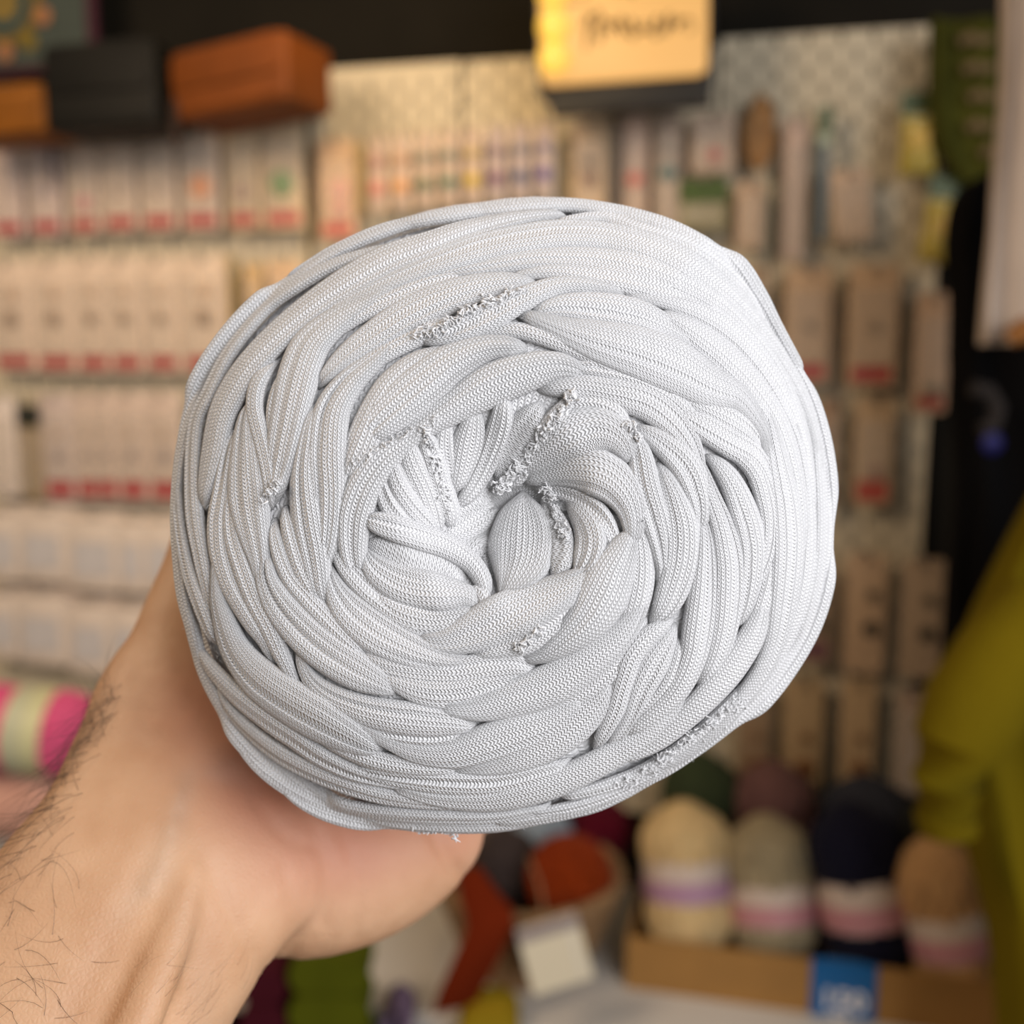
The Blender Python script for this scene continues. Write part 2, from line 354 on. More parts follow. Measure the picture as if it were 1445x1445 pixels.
# inner right
s_([(892,600,4),(903,640,13),(912,690,17),(925,735,17),(933,770,14),(936,805,9),(928,830,4)], 2)
s_([(890,598,4),(930,622,13),(965,653,18),(983,690,17),(989,725,12),(984,760,5)], 1)
s_([(928,650,5),(950,698,15),(962,740,22),(962,785,22),(952,825,20),(938,858,15),(918,885,5)], 1)
s_([(755,550,5),(810,546,14),(860,553,17),(910,566,20),(945,590,19),(970,620,15),(986,655,9),(992,695,4)])
s_([(795,518,5),(850,520,12),(900,532,14),(940,553,13),(968,578,10),(990,610,4)])
s_([(897,725,5),(904,765,12),(906,800,15),(902,835,16),(892,872,14),(878,905,10),(855,935,4)])
s_([(896,742,6),(880,775,18),(865,805,26),(850,840,29),(830,873,25),(800,902,18),(765,925,9),(730,932,4)], 4)
# the middle
s_([(732,672,6),(765,642,20),(805,617,28),(845,607,26),(875,622,18),(892,655,8)], 5)
s_([(735,680,6),(790,664,18),(835,664,26),(870,684,24),(890,715,18),(894,748,12),(888,780,6)], 4)
s_([(745,686,5),(790,694,9),(828,710,11),(852,734,11),(866,765,9),(872,795,5)], 0)
s_([(738,693,6),(738,722,26),(738,758,37),(734,795,35),(722,824,22),(706,846,8)], 8)
s_([(762,700,5),(782,735,13),(792,765,15),(790,795,14),(778,818,6)], 3, purl=True)
s_([(795,703,5),(822,730,15),(833,760,18),(826,792,15),(808,815,6)], 2)
s_([(618,762,8),(655,744,16),(685,727,17),(710,712,8)], -8)
s_([(635,740,8),(660,714,14),(685,701,14),(702,706,6)], -6, purl=True)
s_([(650,800,10),(685,770,18),(702,800,18),(690,835,8)], -10)
s_([(510,730,8),(545,741,14),(590,757,15),(632,773,14),(666,797,12),(683,824,10),(687,848,5)], 6)
s_([(515,765,8),(570,782,17),(620,797,19),(660,818,12)], -3, purl=True)
s_([(512,772,6),(530,802,16),(570,826,22),(620,836,21),(660,841,13),(684,858,6)], 2)
s_([(520,835,6),(566,864,18),(610,875,17),(650,870,12),(684,860,4)])
s_([(655,835,6),(672,832,8),(684,845,8),(682,860,6),(668,862,4)], 5)
s_([(580,898,5),(625,905,15),(670,890,24),(720,868,28),(770,845,24),(808,826,18),(835,808,10),(850,790,5)], 1)
s_([(660,928,5),(720,910,16),(760,890,20),(795,865,18),(815,836,8)], 1)
s_([(550,632,5),(563,680,12),(585,715,14),(608,740,11),(626,758,4)], 1)
s_([(532,660,5),(547,705,12),(568,735,12),(602,754,6)])
s_([(572,608,5),(583,650,14),(600,690,16),(615,730,14),(624,755,5)])
s_([(592,595,5),(609,640,13),(624,690,14),(636,725,12),(638,748,5)], 2)
s_([(632,582,5),(627,625,11),(632,660,11),(642,695,5)])
s_([(672,572,6),(663,618,18),(653,660,16),(640,700,5)], 1)
s_([(712,556,8),(706,600,14),(690,645,13),(667,690,11),(643,718,5)], 3)
s_([(765,565,6),(742,608,23),(722,650,22),(702,684,8)], 0, purl=True)
s_([(806,558,5),(778,600,13),(752,640,13),(722,680,10),(708,694,5)], 5)
s_([(780,575,5),(830,568,11),(867,580,11),(890,610,5)], 1)
for pts, lay, k in S: strand(pts, lay, **k)
# wound turns round the barrel behind the face
RL = 465*(D0+HZ)/1445
cfar = P(BC[0], BC[1], D0+HZ)
for kz in range(9):
    dz = .007 + kz*.0085; rr = RL*(.925 - (.0105*max(0, kz-3)**1.3 if kz > 3 else 0))
    mb = MB(); tl = (random.uniform(-.004,.004), random.uniform(-.004,.004)); ring = []
    for i in range(73):
        a = 2*PI*i/72 + 3.9; f = outline(-a)/465.
        ring.append(cfar - BO + RT*(rr*f*math.cos(a)) + UP*(rr*f*math.sin(a)) + FW*(dz + tl[0]*math.cos(a)+tl[1]*math.sin(a)))
    mb.tube(ring, .0062, 12, cap=False)
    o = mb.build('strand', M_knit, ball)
    ul = o.data.uv_layers.new(name='UVMap'); uvd = np.zeros((len(o.data.loops), 2), np.float32)
    vi = np.zeros(len(o.data.loops), np.int32); o.data.loops.foreach_get('vertex_index', vi)
    uvd[:,0] = (vi % 12)*.6; uvd[:,1] = (vi//12)*7.5
    ul.data.foreach_set('uv', uvd.ravel())
# solid core that the turns lie on
mb = MB(); vs = []; fs = []; NR = 40; NA = 96
for i in range(NR+1):
    for j in range(NA):
        a = 2*PI*j/NA; rho = i/NR*.985; r = rho*outline(a)
        x, y = BC[0]+r*math.cos(a), BC[1]+r*math.sin(a)
        q_ = .955
        vs.append(P(BC[0]+(x-BC[0])*q_, BC[1]+(y-BC[1])*q_, dome(x, y)+.0012) - BO)
nr = NR+1
for dz, sc_ in ((.02,1),(.05,1),(.075,.9),(.085,.6),(.088,.02)):
    for j in range(NA):
        a = 2*PI*j/NA; f = outline(a)/465.
        vs.append(cfar - BO + (RT*math.cos(a) - UP*math.sin(a))*(RL*.90*f*sc_) + FW*dz)
    nr += 1
for i in range(nr-1):
    for j in range(NA): fs.append((i*NA+j, i*NA+(j+1)%NA, (i+1)*NA+(j+1)%NA, (i+1)*NA+j))
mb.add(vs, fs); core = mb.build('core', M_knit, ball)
ul = core.data.uv_layers.new(name='UVMap'); n_l = len(core.data.loops)
vi = np.zeros(n_l, np.int32); core.data.loops.foreach_get('vertex_index', vi)
ul.data.foreach_set('uv', np.stack([(vi % NA)*1.2, (vi//NA)*1.8], 1).astype(np.float32).ravel())

# frayed cut edges: curls of cut cotton loops
def fray(path, n, spread, r0=.00035, size=.0013, lift=3.0, seed=1):
    r0 *= .5; size *= .95; lift -= 6; spread *= 1.2; n = int(n*.8)
    rs = random.Random(seed); q = catmull(path, 3.0); mb = MB()
    for _ in range(n):
        i = rs.randrange(len(q)); x = q[i][0]+rs.gauss(0, spread); y = q[i][1]+rs.gauss(0, spread)
        c = P(x, y, dome(x, y)) - FW*((lift+rs.uniform(-1,3))*D0/1445) - BO
        d = Vector((rs.gauss(0,1), rs.gauss(0,1)-.4, rs.gauss(0,1))).normalized(); e = d.orthogonal().normalized()
        e = Quaternion(d, rs.uniform(0, 6.28)) @ e; L_ = size*rs.uniform(.5, 1.3); pts = []
        for t in range(6):
            s = t/5; pts.append(c + d*(L_*(s-.5)) + e*(math.sin(s*PI*rs.uniform(1,1.6))*L_*.5))
        mb.tube(pts, [r0*.5, r0, r0*1.1, r0, r0*.8, r0*.3], 5)
    return tag(mb.build('frayed_edge', M_fluff, ball), kind='stuff')
fray([(805,560,0),(790,590,0),(768,612,0),(750,640,0),(725,665,0),(708,685,0),(700,692,0)], 420, 3.6, .0005, .0016, 14, 1)
fray([(600,610,0),(615,650,0),(628,690,0),(636,722,0)], 150, 2.6, .0004, .0012, 13, 2)
fray([(590,474,0),(615,466,0),(650,447,0),(690,428,0),(735,412,0)], 170, 3.0, .0004, .0013, 15, 3)
fray([(765,690,0),(780,708,0),(786,730,0),(795,755,0)], 120, 3.0, .0004, .0013, 15, 4)
fray([(880,1105,0),(920,1085,0),(960,1050,0),(1010,1015,0),(1050,985,0)], 190, 3.5, .00035, .0013, 12, 5)
fray([(760,885,0),(745,903,0),(730,915,0)], 60, 3.0, .0004, .0012, 16, 6)
fray([(375,700,0),(388,692,0),(395,680,0)], 50, 3.0, .0004, .0012, 15, 7)
fray([(880,600,0),(892,605,0),(900,620,0)], 60, 2.5, .0004, .0012, 14, 8)
fray([(580,1168,0),(620,1172,0),(640,1176,0),(642,1182,0)], 40, 1.6, .0004, .0016, 8, 9)
fray([(500,655,0),(560,618,0),(620,592,0)], 60, 2.5, .0003, .001, 13, 10)
# a halo of loose fibres
mb = MB(); rs = random.Random(3)
for _ in range(2600):
    a = rs.uniform(0, 6.283); rho = rs.uniform(.9, .985) if rs.random() < .6 else math.sqrt(rs.random())*.95
    r = rho*outline(a); x, y = BC[0]+r*math.cos(a), BC[1]+r*math.sin(a)
    outv = (RT*math.cos(a) - UP*math.sin(a)); lift = 8 if rho < .9 else 0
    c = P(x, y, dome(x, y)) - FW*(lift*D0/1445) + (outv*(1*D0/1445) if rho > .9 else Vector()) - BO
    d = (outv*rs.gauss(.3,1) + UP*rs.gauss(0,1) + RT*rs.gauss(0,1) - FW*abs(rs.gauss(0,.6))).normalized(); e = d.orthogonal()
    L_ = rs.uniform(.0004, .0012)
    mb.tube([c, c+d*L_*.5+e*L_*.12, c+d*L_], .000022, 3, cap=False)
tag(mb.build('loose_fibre', M_fluff, ball), kind='stuff')

mb = MB(); M_lint = mat('dark_lint', (.03,.03,.035), .9)
for x, y, a in ((864,816,.5),(749,785,1.2),(905,735,.3)):
    c = P(x, y, dome(x, y)) - FW*(11*D0/1445 if x > 800 else 14*D0/1445) - BO; d = RT*math.cos(a)+UP*math.sin(a)
    mb.tube([c-d*.0003, c, c+d*.0003], [.00005,.00012,.00005], 5)
tag(mb.build('lint_speck', M_lint, ball), kind='stuff')
# ================================================================== THE HAND AND FOREARM
def skin_material():
    m = bpy.data.materials.new('skin'); m.use_nodes = True; nt = m.node_tree; N = nt.nodes; L = nt.links
    b = N['Principled BSDF']; b.inputs['Roughness'].default_value = .52; b.inputs['Specular IOR Level'].default_value = .35
    b.inputs['Subsurface Weight'].default_value = .10; b.inputs['Subsurface Radius'].default_value = (1, .35, .2); b.inputs['Subsurface Scale'].default_value = .004
    at = N.new('ShaderNodeVertexColor'); at.layer_name = 'flush'
    tc = N.new('ShaderNodeTexCoord')
    n1 = N.new('ShaderNodeTexNoise'); n1.inputs['Scale'].default_value = 45; n1.inputs['Detail'].default_value = 4; L.new(tc.outputs['Object'], n1.inputs['Vector'])
    r1 = N.new('ShaderNodeValToRGB'); e = r1.color_ramp.elements
    e[0].position = .32; e[0].color = (.50,.285,.15,1); e[1].position = .68; e[1].color = (.64,.405,.24,1)
    L.new(n1.outputs[0], r1.inputs[0])
    mx = N.new('ShaderNodeMix'); mx.data_type = 'RGBA'; mx.inputs[7].default_value = (.64,.27,.185,1)
    sp = N.new('ShaderNodeSeparateColor'); L.new(at.outputs[0], sp.inputs[0])
    L.new(sp.outputs[0], mx.inputs[0]); L.new(r1.outputs[0], mx.inputs[6])
    mx2 = N.new('ShaderNodeMix'); mx2.data_type = 'RGBA'; mx2.inputs[7].default_value = (.36,.30,.24,1)
    L.new(sp.outputs[1], mx2.inputs[0]); L.new(mx.outputs[2], mx2.inputs[6]); L.new(mx2.outputs[2], b.inputs['Base Color'])
    v = N.new('ShaderNodeTexVoronoi'); v.feature = 'DISTANCE_TO_EDGE'; v.inputs['Scale'].default_value = 900; L.new(tc.outputs['Object'], v.inputs['Vector'])
    n2 = N.new('ShaderNodeTexNoise'); n2.inputs['Scale'].default_value = 260; n2.inputs['Detail'].default_value = 5; L.new(tc.outputs['Object'], n2.inputs['Vector'])
    ad = N.new('ShaderNodeMath'); ad.operation = 'ADD'; L.new(v.outputs[0], ad.inputs[0]); L.new(n2.outputs[0], ad.inputs[1])
    bp = N.new('ShaderNodeBump'); bp.inputs['Strength'].default_value = .35; bp.inputs['Distance'].default_value = .0005
    L.new(ad.outputs[0], bp.inputs['Height']); L.new(bp.outputs[0], b.inputs['Normal'])
    return m
M_skin = skin_material(); M_hair = mat('dark_brown_hair', (.06,.035,.02), .5)
person = tag(empty('person', P(235,1225,.253)), 'person’s bare left forearm and hand, palm up, carrying the white yarn ball'.replace('’', "'"), 'person')
HO = person.location.copy()
bm = bmesh.new()
def blob(c, t, ra, rw, rt, seg=14):
    t = t.normalized(); n = (-FW).normalized(); s = t.cross(n)
    if s.length < .2: s = RT.copy()
    s.normalize(); n = s.cross(t).normalized()
    M = Matrix(((s.x*rw, t.x*ra, n.x*rt, c.x-HO.x), (s.y*rw, t.y*ra, n.y*rt, c.y-HO.y), (s.z*rw, t.z*ra, n.z*rt, c.z-HO.z), (0,0,0,1)))
    bmesh.ops.create_icosphere(bm, subdivisions=3, radius=1, matrix=M)
def chain(pts, thick=None, along=.6, dens=.35):
    q = np.array(pts, float); ext = np.vstack([q[0], q, q[-1]]); out = []
    for i in range(1, len(ext)-2):
        d = np.linalg.norm(ext[i+1][:2]-ext[i][:2]); n = max(2, int(d/(dens*max(30, ext[i][3])))+1)
        for k in range(n):
            t = k/n; out.append(.5*((2*ext[i])+(-ext[i-1]+ext[i+1])*t+(2*ext[i-1]-5*ext[i]+4*ext[i+1]-ext[i+2])*t*t+(-ext[i-1]+3*ext[i]-3*ext[i+1]+ext[i+2])*t**3))
    out.append(q[-1]); W = [P(o[0], o[1], o[2]) for o in out]
    for i, o in enumerate(out):
        t = W[min(i+1,len(W)-1)]-W[max(i-1,0)]; r = o[3]*o[2]/1445; rt = o[4] if len(o) > 4 else r
        blob(W[i], t, float(min(r, max(rt, r*along))), float(r), float(rt))
# forearm, wrist and palm
chain([(-210,1900,.205,250,.033),(-120,1760,.215,238,.031),(-20,1620,.224,226,.029),(60,1480,.234,216,.0265),(150,1340,.245,208,.024),(235,1225,.256,200,.0215),
       (300,1140,.270,222,.020),(350,1080,.285,238,.019),(395,1020,.300,236,.0175),(450,955,.325,232,.015),(500,890,.343,215,.012)], along=.35, dens=.12)
# heel of the hand below the little finger
chain([(340,1190,.268,120,.018),(415,1222,.277,128,.0195),(500,1212,.287,120,.020),(570,1186,.296,102,.0185),(612,1165,.302,80,.015)], along=.8, dens=.2)
# thenar and thumb, up the side of the ball
chain([(205,1090,.268,95,.017),(215,1000,.276,84,.016),(250,920,.284,66,.014)], along=.8, dens=.2)
chain([(290,1090,.270,120,.018),(265,1020,.275,108,.018),(262,950,.281,90,.0165),(272,872,.289,70,.0135),(290,800,.297,58,.0115),(305,730,.303,52,.0105),(322,668,.307,46,.0095),(332,630,.309,34,.007)], along=.8, dens=.2)
# four fingers spread behind the ball
chain([(360,900,.340,60),(410,790,.352,52),(450,700,.358,48),(480,620,.357,44),(500,570,.354,38)])
chain([(450,880,.345,60),(530,760,.360,52),(590,670,.364,48),(635,600,.361,44),(660,560,.357,38)])
chain([(520,960,.343,58),(620,850,.360,50),(690,770,.364,46),(740,710,.360,42),(765,680,.356,36)])
chain([(540,1150,.306,66),(610,1142,.318,60),(680,1112,.332,56),(740,1060,.345,48),(800,1000,.350,42),(845,950,.349,36),(862,930,.348,30)])
# tendons under the skin of the wrist
chain([(20,1540,.2116,36,.0055),(72,1430,.2202,36,.005),(128,1330,.2282,34,.005),(178,1250,.236,24,.0045)], dens=.3)
chain([(150,1540,.2124,36,.0055),(200,1430,.2206,34,.005),(238,1335,.2290,30,.0045),(272,1240,.2395,18,.004),(302,1160,.252,14,.0035)], dens=.3)
me = bpy.data.meshes.new('hand'); bm.to_mesh(me); bm.free()
hand = bpy.data.objects.new('hand', me); C.objects.link(hand); hand.parent = person
rm = hand.modifiers.new('r', 'REMESH'); rm.mode = 'VOXEL'; rm.voxel_size = .0013
sm = hand.modifiers.new('s', 'SMOOTH'); sm.factor = .5; sm.iterations = 14
dg = bpy.context.evaluated_depsgraph_get(); dg.update()
me2 = bpy.data.meshes.new_from_object(hand.evaluated_get(dg)); hand.modifiers.clear(); hand.data = me2; me2.name = 'hand'
me2.polygons.foreach_set('use_smooth', [True]*len(me2.polygons)); me2.materials.clear(); me2.materials.append(M_skin)
# creases pressed into the heel of the hand and wrist; flush and vein tints that belong to the skin itself
nv = len(me2.vertices); co = np.zeros(nv*3, np.float32); me2.vertices.foreach_get('co', co); co = co.reshape(-1,3)
nrm = np.zeros(nv*3, np.float32); me2.vertices.foreach_get('normal', nrm); nrm = nrm.reshape(-1,3)
wv = co + np.array(HO) - np.array(CAM)
dep = wv @ np.array(FW); pxv = 722.5 + 1445*(wv @ np.array(RT))/dep; pyv = 722.5 - 1445*(wv @ np.array(UP))/dep
def pdist(path):
    q = catmull([(a, b, 0) for a, b in path], 6)[:, :2]; d = np.full(nv, 1e9, np.float32)
    for a, b in q: d = np.minimum(d, (pxv-a)**2 + (pyv-b)**2)
    return np.sqrt(d)
front = (nrm @ np.array(-FW)) > -.1
disp = np.zeros(nv, np.float32)
for path, wd, dp in (([(645,1230),(618,1185),(600,1140)], 12, .0022), ([(455,1300),(460,1230),(440,1160),(400,1120)], 11, .0009), ([(500,1320),(505,1240),(480,1170)], 10, .0006),
                     ([(385,1395),(330,1300),(300,1230),(255,1150)], 12, .0009), ([(400,1370),(420,1300),(400,1230)], 10, .0006), ([(360,1130),(400,1180),(440,1195)], 9, .0007),
                     ([(250,1010),(190,1000),(150,1010)], 10, .0004), ([(255,950),(205,940)], 7, .0003), ([(240,905),(200,895)], 6, .0003), ([(262,1000),(225,985),(190,960)], 7, .0003)):
    d = pdist(path); disp -= .6*dp*np.exp(-(d/wd)**2)*front
for path, wd, dp in (([(95,1445),(150,1340),(200,1255),(235,1190)], 24, -.0006), ([(210,1250),(235,1190),(250,1120)], 12, .0007)):
    d = pdist(path); disp += dp*np.exp(-(d/wd)**2)*front
co2 = co + nrm*disp[:, None]; me2.vertices.foreach_set('co', co2.astype(np.float32).ravel())
def g(cx, cy, sx, sy, rot=0):
    c, s = math.cos(rot), math.sin(rot); dx, dy = pxv-cx, pyv-cy
    return np.exp(-(((dx*c+dy*s)/sx)**2 + ((-dx*s+dy*c)/sy)**2))
flush = np.clip(.62*g(500,1190,150,80,-.3) + .55*g(370,1120,90,70) + .45*g(300,1000,90,90) + .30*g(660,1180,50,50) + .10, 0, .75)
dv = pdist([(95,1445),(150,1340),(205,1250),(238,1180),(262,1100)]); d2 = pdist([(290,1445),(270,1330),(240,1240)])
vein = np.clip(+ .20*np.exp(-(dv/18)**2)*np.clip((1320-pyv)/60,0,1) + .10*np.exp(-(d2/26)**2), 0, .5)
ca = me2.color_attributes.new('flush', 'FLOAT_COLOR', 'POINT')
ca.data.foreach_set('color', np.stack([flush, vein, 0*vein, 0*vein+1], 1).astype(np.float32).ravel())
# hairs
from mathutils.bvhtree import BVHTree
me2.update(); bv = BVHTree.FromPolygons([v.co for v in me2.vertices], [tuple(p.vertices) for p in me2.polygons])
def hit(px, py):
    r = ray(px, py).normalized(); h = bv.ray_cast(CAM-HO, r); return h[0], h[1]
mb = MB(); rs = random.Random(11)
def hair(p, n, d, L_, r, curl):
    pts = []; bend = d.cross(n).normalized()*curl
    for t in range(7):
        s = t/6; pts.append(p + n*(L_*(.34*s - .26*s*s)) + d*(L_*s) + bend*(L_*s*s))
    mb.tube(pts, [r, r, r*.9, r*.8, r*.65, r*.45, r*.15], 3, cap=False)
def dirpx(ax, ay): return (RT*ax - UP*ay).normalized()
for _ in range(130):                     # fringe along the thumb side of the wrist
    t = rs.random()**.8; ex = 150*(t) ; ey = 1175-215*t**1.0
    x = ex + rs.uniform(-6, 60)*(1.1-t*.7); y = ey + rs.uniform(4, 95)*(1.1-t*.8)
    h_, n_ = hit(x, y)
    if h_ is None: continue
    a = rs.gauss(0, .16); d = dirpx(-.66+a, .62+a) if rs.random() < .8 else dirpx(-.3+a, -.6+a)
    hair(h_, n_, (d - n_*d.dot(n_)).normalized(), rs.uniform(.009, .022), rs.uniform(.00003,.00006), rs.uniform(-.6,.6))
for _ in range(90):
    x = rs.uniform(-30, 130); y = rs.uniform(1160, 1450)
    if rs.random() < (x+30)/190: continue
    h_, n_ = hit(x, y)
    if h_ is None: continue
    d = dirpx(rs.gauss(.1,.7), rs.gauss(-.1,.8)); hair(h_, n_, (d - n_*d.dot(n_)).normalized(), rs.uniform(.006, .013), rs.uniform(.00003,.00005), rs.uniform(-1.1,1.1))
for _ in range(26):
    x = rs.uniform(180, 350); y = rs.uniform(1360, 1450); h_, n_ = hit(x, y)
    if h_ is None: continue
    d = dirpx(.6, -.4+rs.gauss(0,.3)); hair(h_, n_, (d - n_*d.dot(n_)).normalized(), rs.uniform(.005, .010), .00002, rs.uniform(-.5,.5))
tag(mb.build('arm_hair', M_hair, person), kind='stuff')
# ================================================================== THE SHOP: SETTING
M_wall = mat('charcoal_wall_paint', (.014,.012,.009), .85, spec=.05, noise=.2, nscale=8, bump=.2)
M_floor = mat('floor_boards', (.22,.15,.09), .5, noise=.3, nscale=6)
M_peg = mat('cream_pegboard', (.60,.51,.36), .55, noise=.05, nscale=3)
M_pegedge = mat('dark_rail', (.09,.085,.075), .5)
M_pegback = mat('board_backing_beige', (.42,.35,.24), .7)  # plain beige of the panel behind the slots
M_hook = mat('steel_hook', (.30,.29,.27), .35, metal=.8)
RZ = -TH
def wobj(mb, name, mats, parent=None, x=0, off=0.0, z=0, **k):      # mesh given in wall axes (x along, y into the wall, z up)
    o = mb.build(name, mats, parent, **k)
    if parent is None: o.location = wp(x, z, off); o.rotation_euler = (0, 0, RZ)
    return o
mb = MB(); mb.box(-2.2, 1.9, 0.03, .10, 0, 2.5); wall = tag(wobj(mb, 'wall_back', M_wall, smooth=False), kind='structure')
mb = MB(); mb.box(-2.6, 2.6, -1.2, 2.4, -.05, 0); fl = tag(mb.build('floor', M_floor, smooth=False), kind='structure')

def pegboard(px0, px1, py_top, py_bot, label, hooks):
    xa, zt = wl((px0+px1)/2, py_top, 0); x0, _ = wl(px0, 450, 0); x1, _ = wl(px1, 450, 0); _, z0 = wl((px0+px1)/2, py_bot, 0)
    W, H = x1-x0, zt-z0
    root = empty('pegboard', wp(x0, z0, 0), RZ); tag(root, label, 'pegboard', None)
    # sheet with upright slots in staggered columns
    mb = MB(); nx = max(2, int(round(W/.0205))); cw = W/nx; ch = .040; nz = int(H/ch)+1; T = .005
    sw, sh = .0024, .0080
    for i in range(nx):
        a, b = i*cw, (i+1)*cw; sx0, sx1 = (a+b)/2-sw, (a+b)/2+sw; off = 0 if i % 2 else ch/2
        zz = 0.0; j = 0; z_lo = 0.0
        zs = []
        c = off + ch/2
        while c + sh < H: zs.append(c); c += ch
        # side strips
        mb.add([(a,0,0),(sx0,0,0),(sx0,0,H),(a,0,H)], [(0,1,2,3)]); mb.add([(sx1,0,0),(b,0,0),(b,0,H),(sx1,0,H)], [(0,1,2,3)])
        prev = 0.0
        for c in zs:
            mb.add([(sx0,0,prev),(sx1,0,prev),(sx1,0,c-sh),(sx0,0,c-sh)], [(0,1,2,3)]); prev = c+sh
            q = [(sx0,0,c-sh),(sx1,0,c-sh),(sx1,0,c+sh),(sx0,0,c+sh),(sx0,T,c-sh),(sx1,T,c-sh),(sx1,T,c+sh),(sx0,T,c+sh)]
            mb.add(q, [(0,4,5,1),(1,5,6,2),(2,6,7,3),(3,7,4,0)])
        mb.add([(sx0,0,prev),(sx1,0,prev),(sx1,0,H),(sx0,0,H)], [(0,1,2,3)])
    mb.add([(0,0,0),(W,0,0),(W,0,H),(0,0,H),(0,T,0),(W,T,0),(W,T,H),(0,T,H)], [(0,4,5,1),(1,5,6,2),(2,6,7,3),(3,7,4,0)])
    mb.build('perforated_sheet', M_peg, root, smooth=False)
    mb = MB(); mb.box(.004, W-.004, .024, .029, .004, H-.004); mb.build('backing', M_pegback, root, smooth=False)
    for zc in (.03, H-.03):
        mb = MB(); mb.slab(.02, W-.02, .006, .024, zc-.012, zc+.012, .003); mb.build('rail', M_pegedge, root, smooth=False)
    for hx, hz, ln in hooks:
        mb = MB(); mb.tube([(hx-x0, 0, hz-z0), (hx-x0, -ln*.8, hz-z0), (hx-x0, -ln, hz-z0+.004), (hx-x0, -ln-.003, hz-z0+.010)], .0018, 6)
        mb.slab(hx-x0-.006, hx-x0+.006, -.0015, 0, hz-z0-.012, hz-z0+.010, .002)
        mb.build('hook', M_hook, root)
    return root

# ================================================================== GOODS HUNG ON HOOKS
M_cards = {}
def card_mat(col):
    if col in M_cards: return M_cards[col]
    key_ = col
    col = (col[0]*1.04, col[1]*.92, col[2]*.80)
    m = bpy.data.materials.new('printed_card'); m.use_nodes = True; nt = m.node_tree; N = nt.nodes; L = nt.links; b = N['Principled BSDF']
    b.inputs['Roughness'].default_value = .5; b.inputs['Specular IOR Level'].default_value = .2
    tc = N.new('ShaderNodeTexCoord'); mp = N.new('ShaderNodeMapping'); mp.inputs['Scale'].default_value = (60, 1, 210); L.new(tc.outputs['Object'], mp.inputs[0])
    n = N.new('ShaderNodeTexNoise'); n.inputs['Scale'].default_value = 1.0; n.inputs['Detail'].default_value = 3; L.new(mp.outputs[0], n.inputs['Vector'])
    r = N.new('ShaderNodeValToRGB'); e = r.color_ramp.elements; e[0].position = .34; e[0].color = (*[c*.62 for c in col], 1); e[1].position = .46; e[1].color = (*col, 1)
    L.new(n.outputs[0], r.inputs[0]); L.new(r.outputs[0], b.inputs['Base Color']); M_cards[key_] = m; return m
M_red = mat('red_print', (.50,.045,.055), .35); M_clear = mat('clear_blister', (.70,.62,.52), .22, spec=.25, alpha=.16)
_m = {}
def cm(col, rough=.5, **k):
    key = (tuple(round(c,3) for c in col), rough)
    if key not in _m: _m[key] = mat('plain_colour', col, rough, noise=.12, nscale=30, **k)
    return _m[key]
HOOKS = []
def pack(px0, px1, py0, py1, label, name='haberdashery_pack', cat='pack', group=None, col=(.66,.60,.56), band=None, bandh=.13, items=(), off=.035, tilt=0.0, head=None, headh=.16, blister=True, thick=.010):
    px0 += 2; px1 -= 2
    ax, az = wl(px0, py1, off); bx, bz = wl(px1, py0, off); cx = (ax+bx)/2; W = (bx-ax); H = bz-az
    root = empty(name, wp(cx, az, off), RZ); tag(root, label, cat, group)
    if tilt: root.rotation_euler = (0, tilt, RZ)
    mb = MB(); mb.slab(-W/2, W/2, 0, .0018, 0, H, min(.003, W*.1), bev=.0004)
    # hang slot as a raised reinforced ring at the top
    mb.slab(-.010 if W > .03 else -W*.3, .010 if W > .03 else W*.3, -.0006, 0, H-.014, H-.006, .003)
    mb.build('card', card_mat(tuple(col)), root)
    if band is not None:
        mb = MB(); mb.slab(-W*.38, W*.40, -.0008, 0, H*.04, H*(.03+bandh), .003); mb.build('foot_band', cm(band, .35), root)
    if head is not None:
        mb = MB(); mb.slab(-W*.5, W*.5, -.0030, -.0004, H*(1-headh), H*1.005, .002); mb.build('header', cm(head, .4), root)
    for (u, v, r, c) in items:
        mb = MB(); rr = r*W; mb.lathe([(rr*.3,0),(rr,.001),(rr,.0035),(rr*.85,.005),(rr*.3,.0045)], 14, M=Matrix.Translation((u*W, -.0008, v*H)) @ Matrix.Rotation(PI/2, 4, 'X'))
        mb.build('item', cm(c, .35), root)
    if blister:
        z0b = H*(.05+(bandh if band is not None else 0)); z1b = H*(.80 if head is None else .98-headh)
        mb = MB(); mb.slab(-W*.42, W*.42, -thick, -.0004, z0b, z1b, .006 if W > .03 else W*.2, bev=.003); mb.build('blister', M_clear, root)
    HOOKS.append((cx + (math.sin(tilt)*H if tilt else 0), bz-.010, off+.006))
    return root

RED = (.42,.055,.055); CRM = (.72,.64,.57); LIL = (.70,.62,.62)
ordn = ['first','second','third','fourth','fifth','sixth','seventh','eighth','ninth']
# top row under the bags
row = [(-14,29,205,335,LIL),(41,84,200,333,LIL),(95,137,197,331,CRM),(144,190,190,328,CRM),(198,246,185,327,CRM),(255,308,176,326,CRM),(319,364,175,325,(.70,.60,.44)),(369,428,168,324,(.72,.62,.46))]
ex = ['pale, cut by the picture edge','faint lilac print','pink dot low on the card','plain beige','plain beige, wider','glowing orange disc inside','ochre tinted','green button over wide foot']
it = [(), ((0,.45,.12,(.45,.38,.42)),), ((.05,.33,.2,(.62,.25,.25)),), ((0,.40,.10,(.4,.3,.25)),), ((0,.40,.10,(.4,.3,.25)),), ((.05,.42,.28,(.80,.34,.16)),), ((0,.36,.2,(.42,.26,.20)),), ((0,.42,.28,(.14,.28,.08)),)]
for k, (a, b, c, d, co_) in enumerate(row):
    pack(a, b, c, d, f'{ordn[k]} red-footed pack of the row just under the bags, {ex[k]}', group='packs under the bags', col=co_, band=RED, items=it[k])
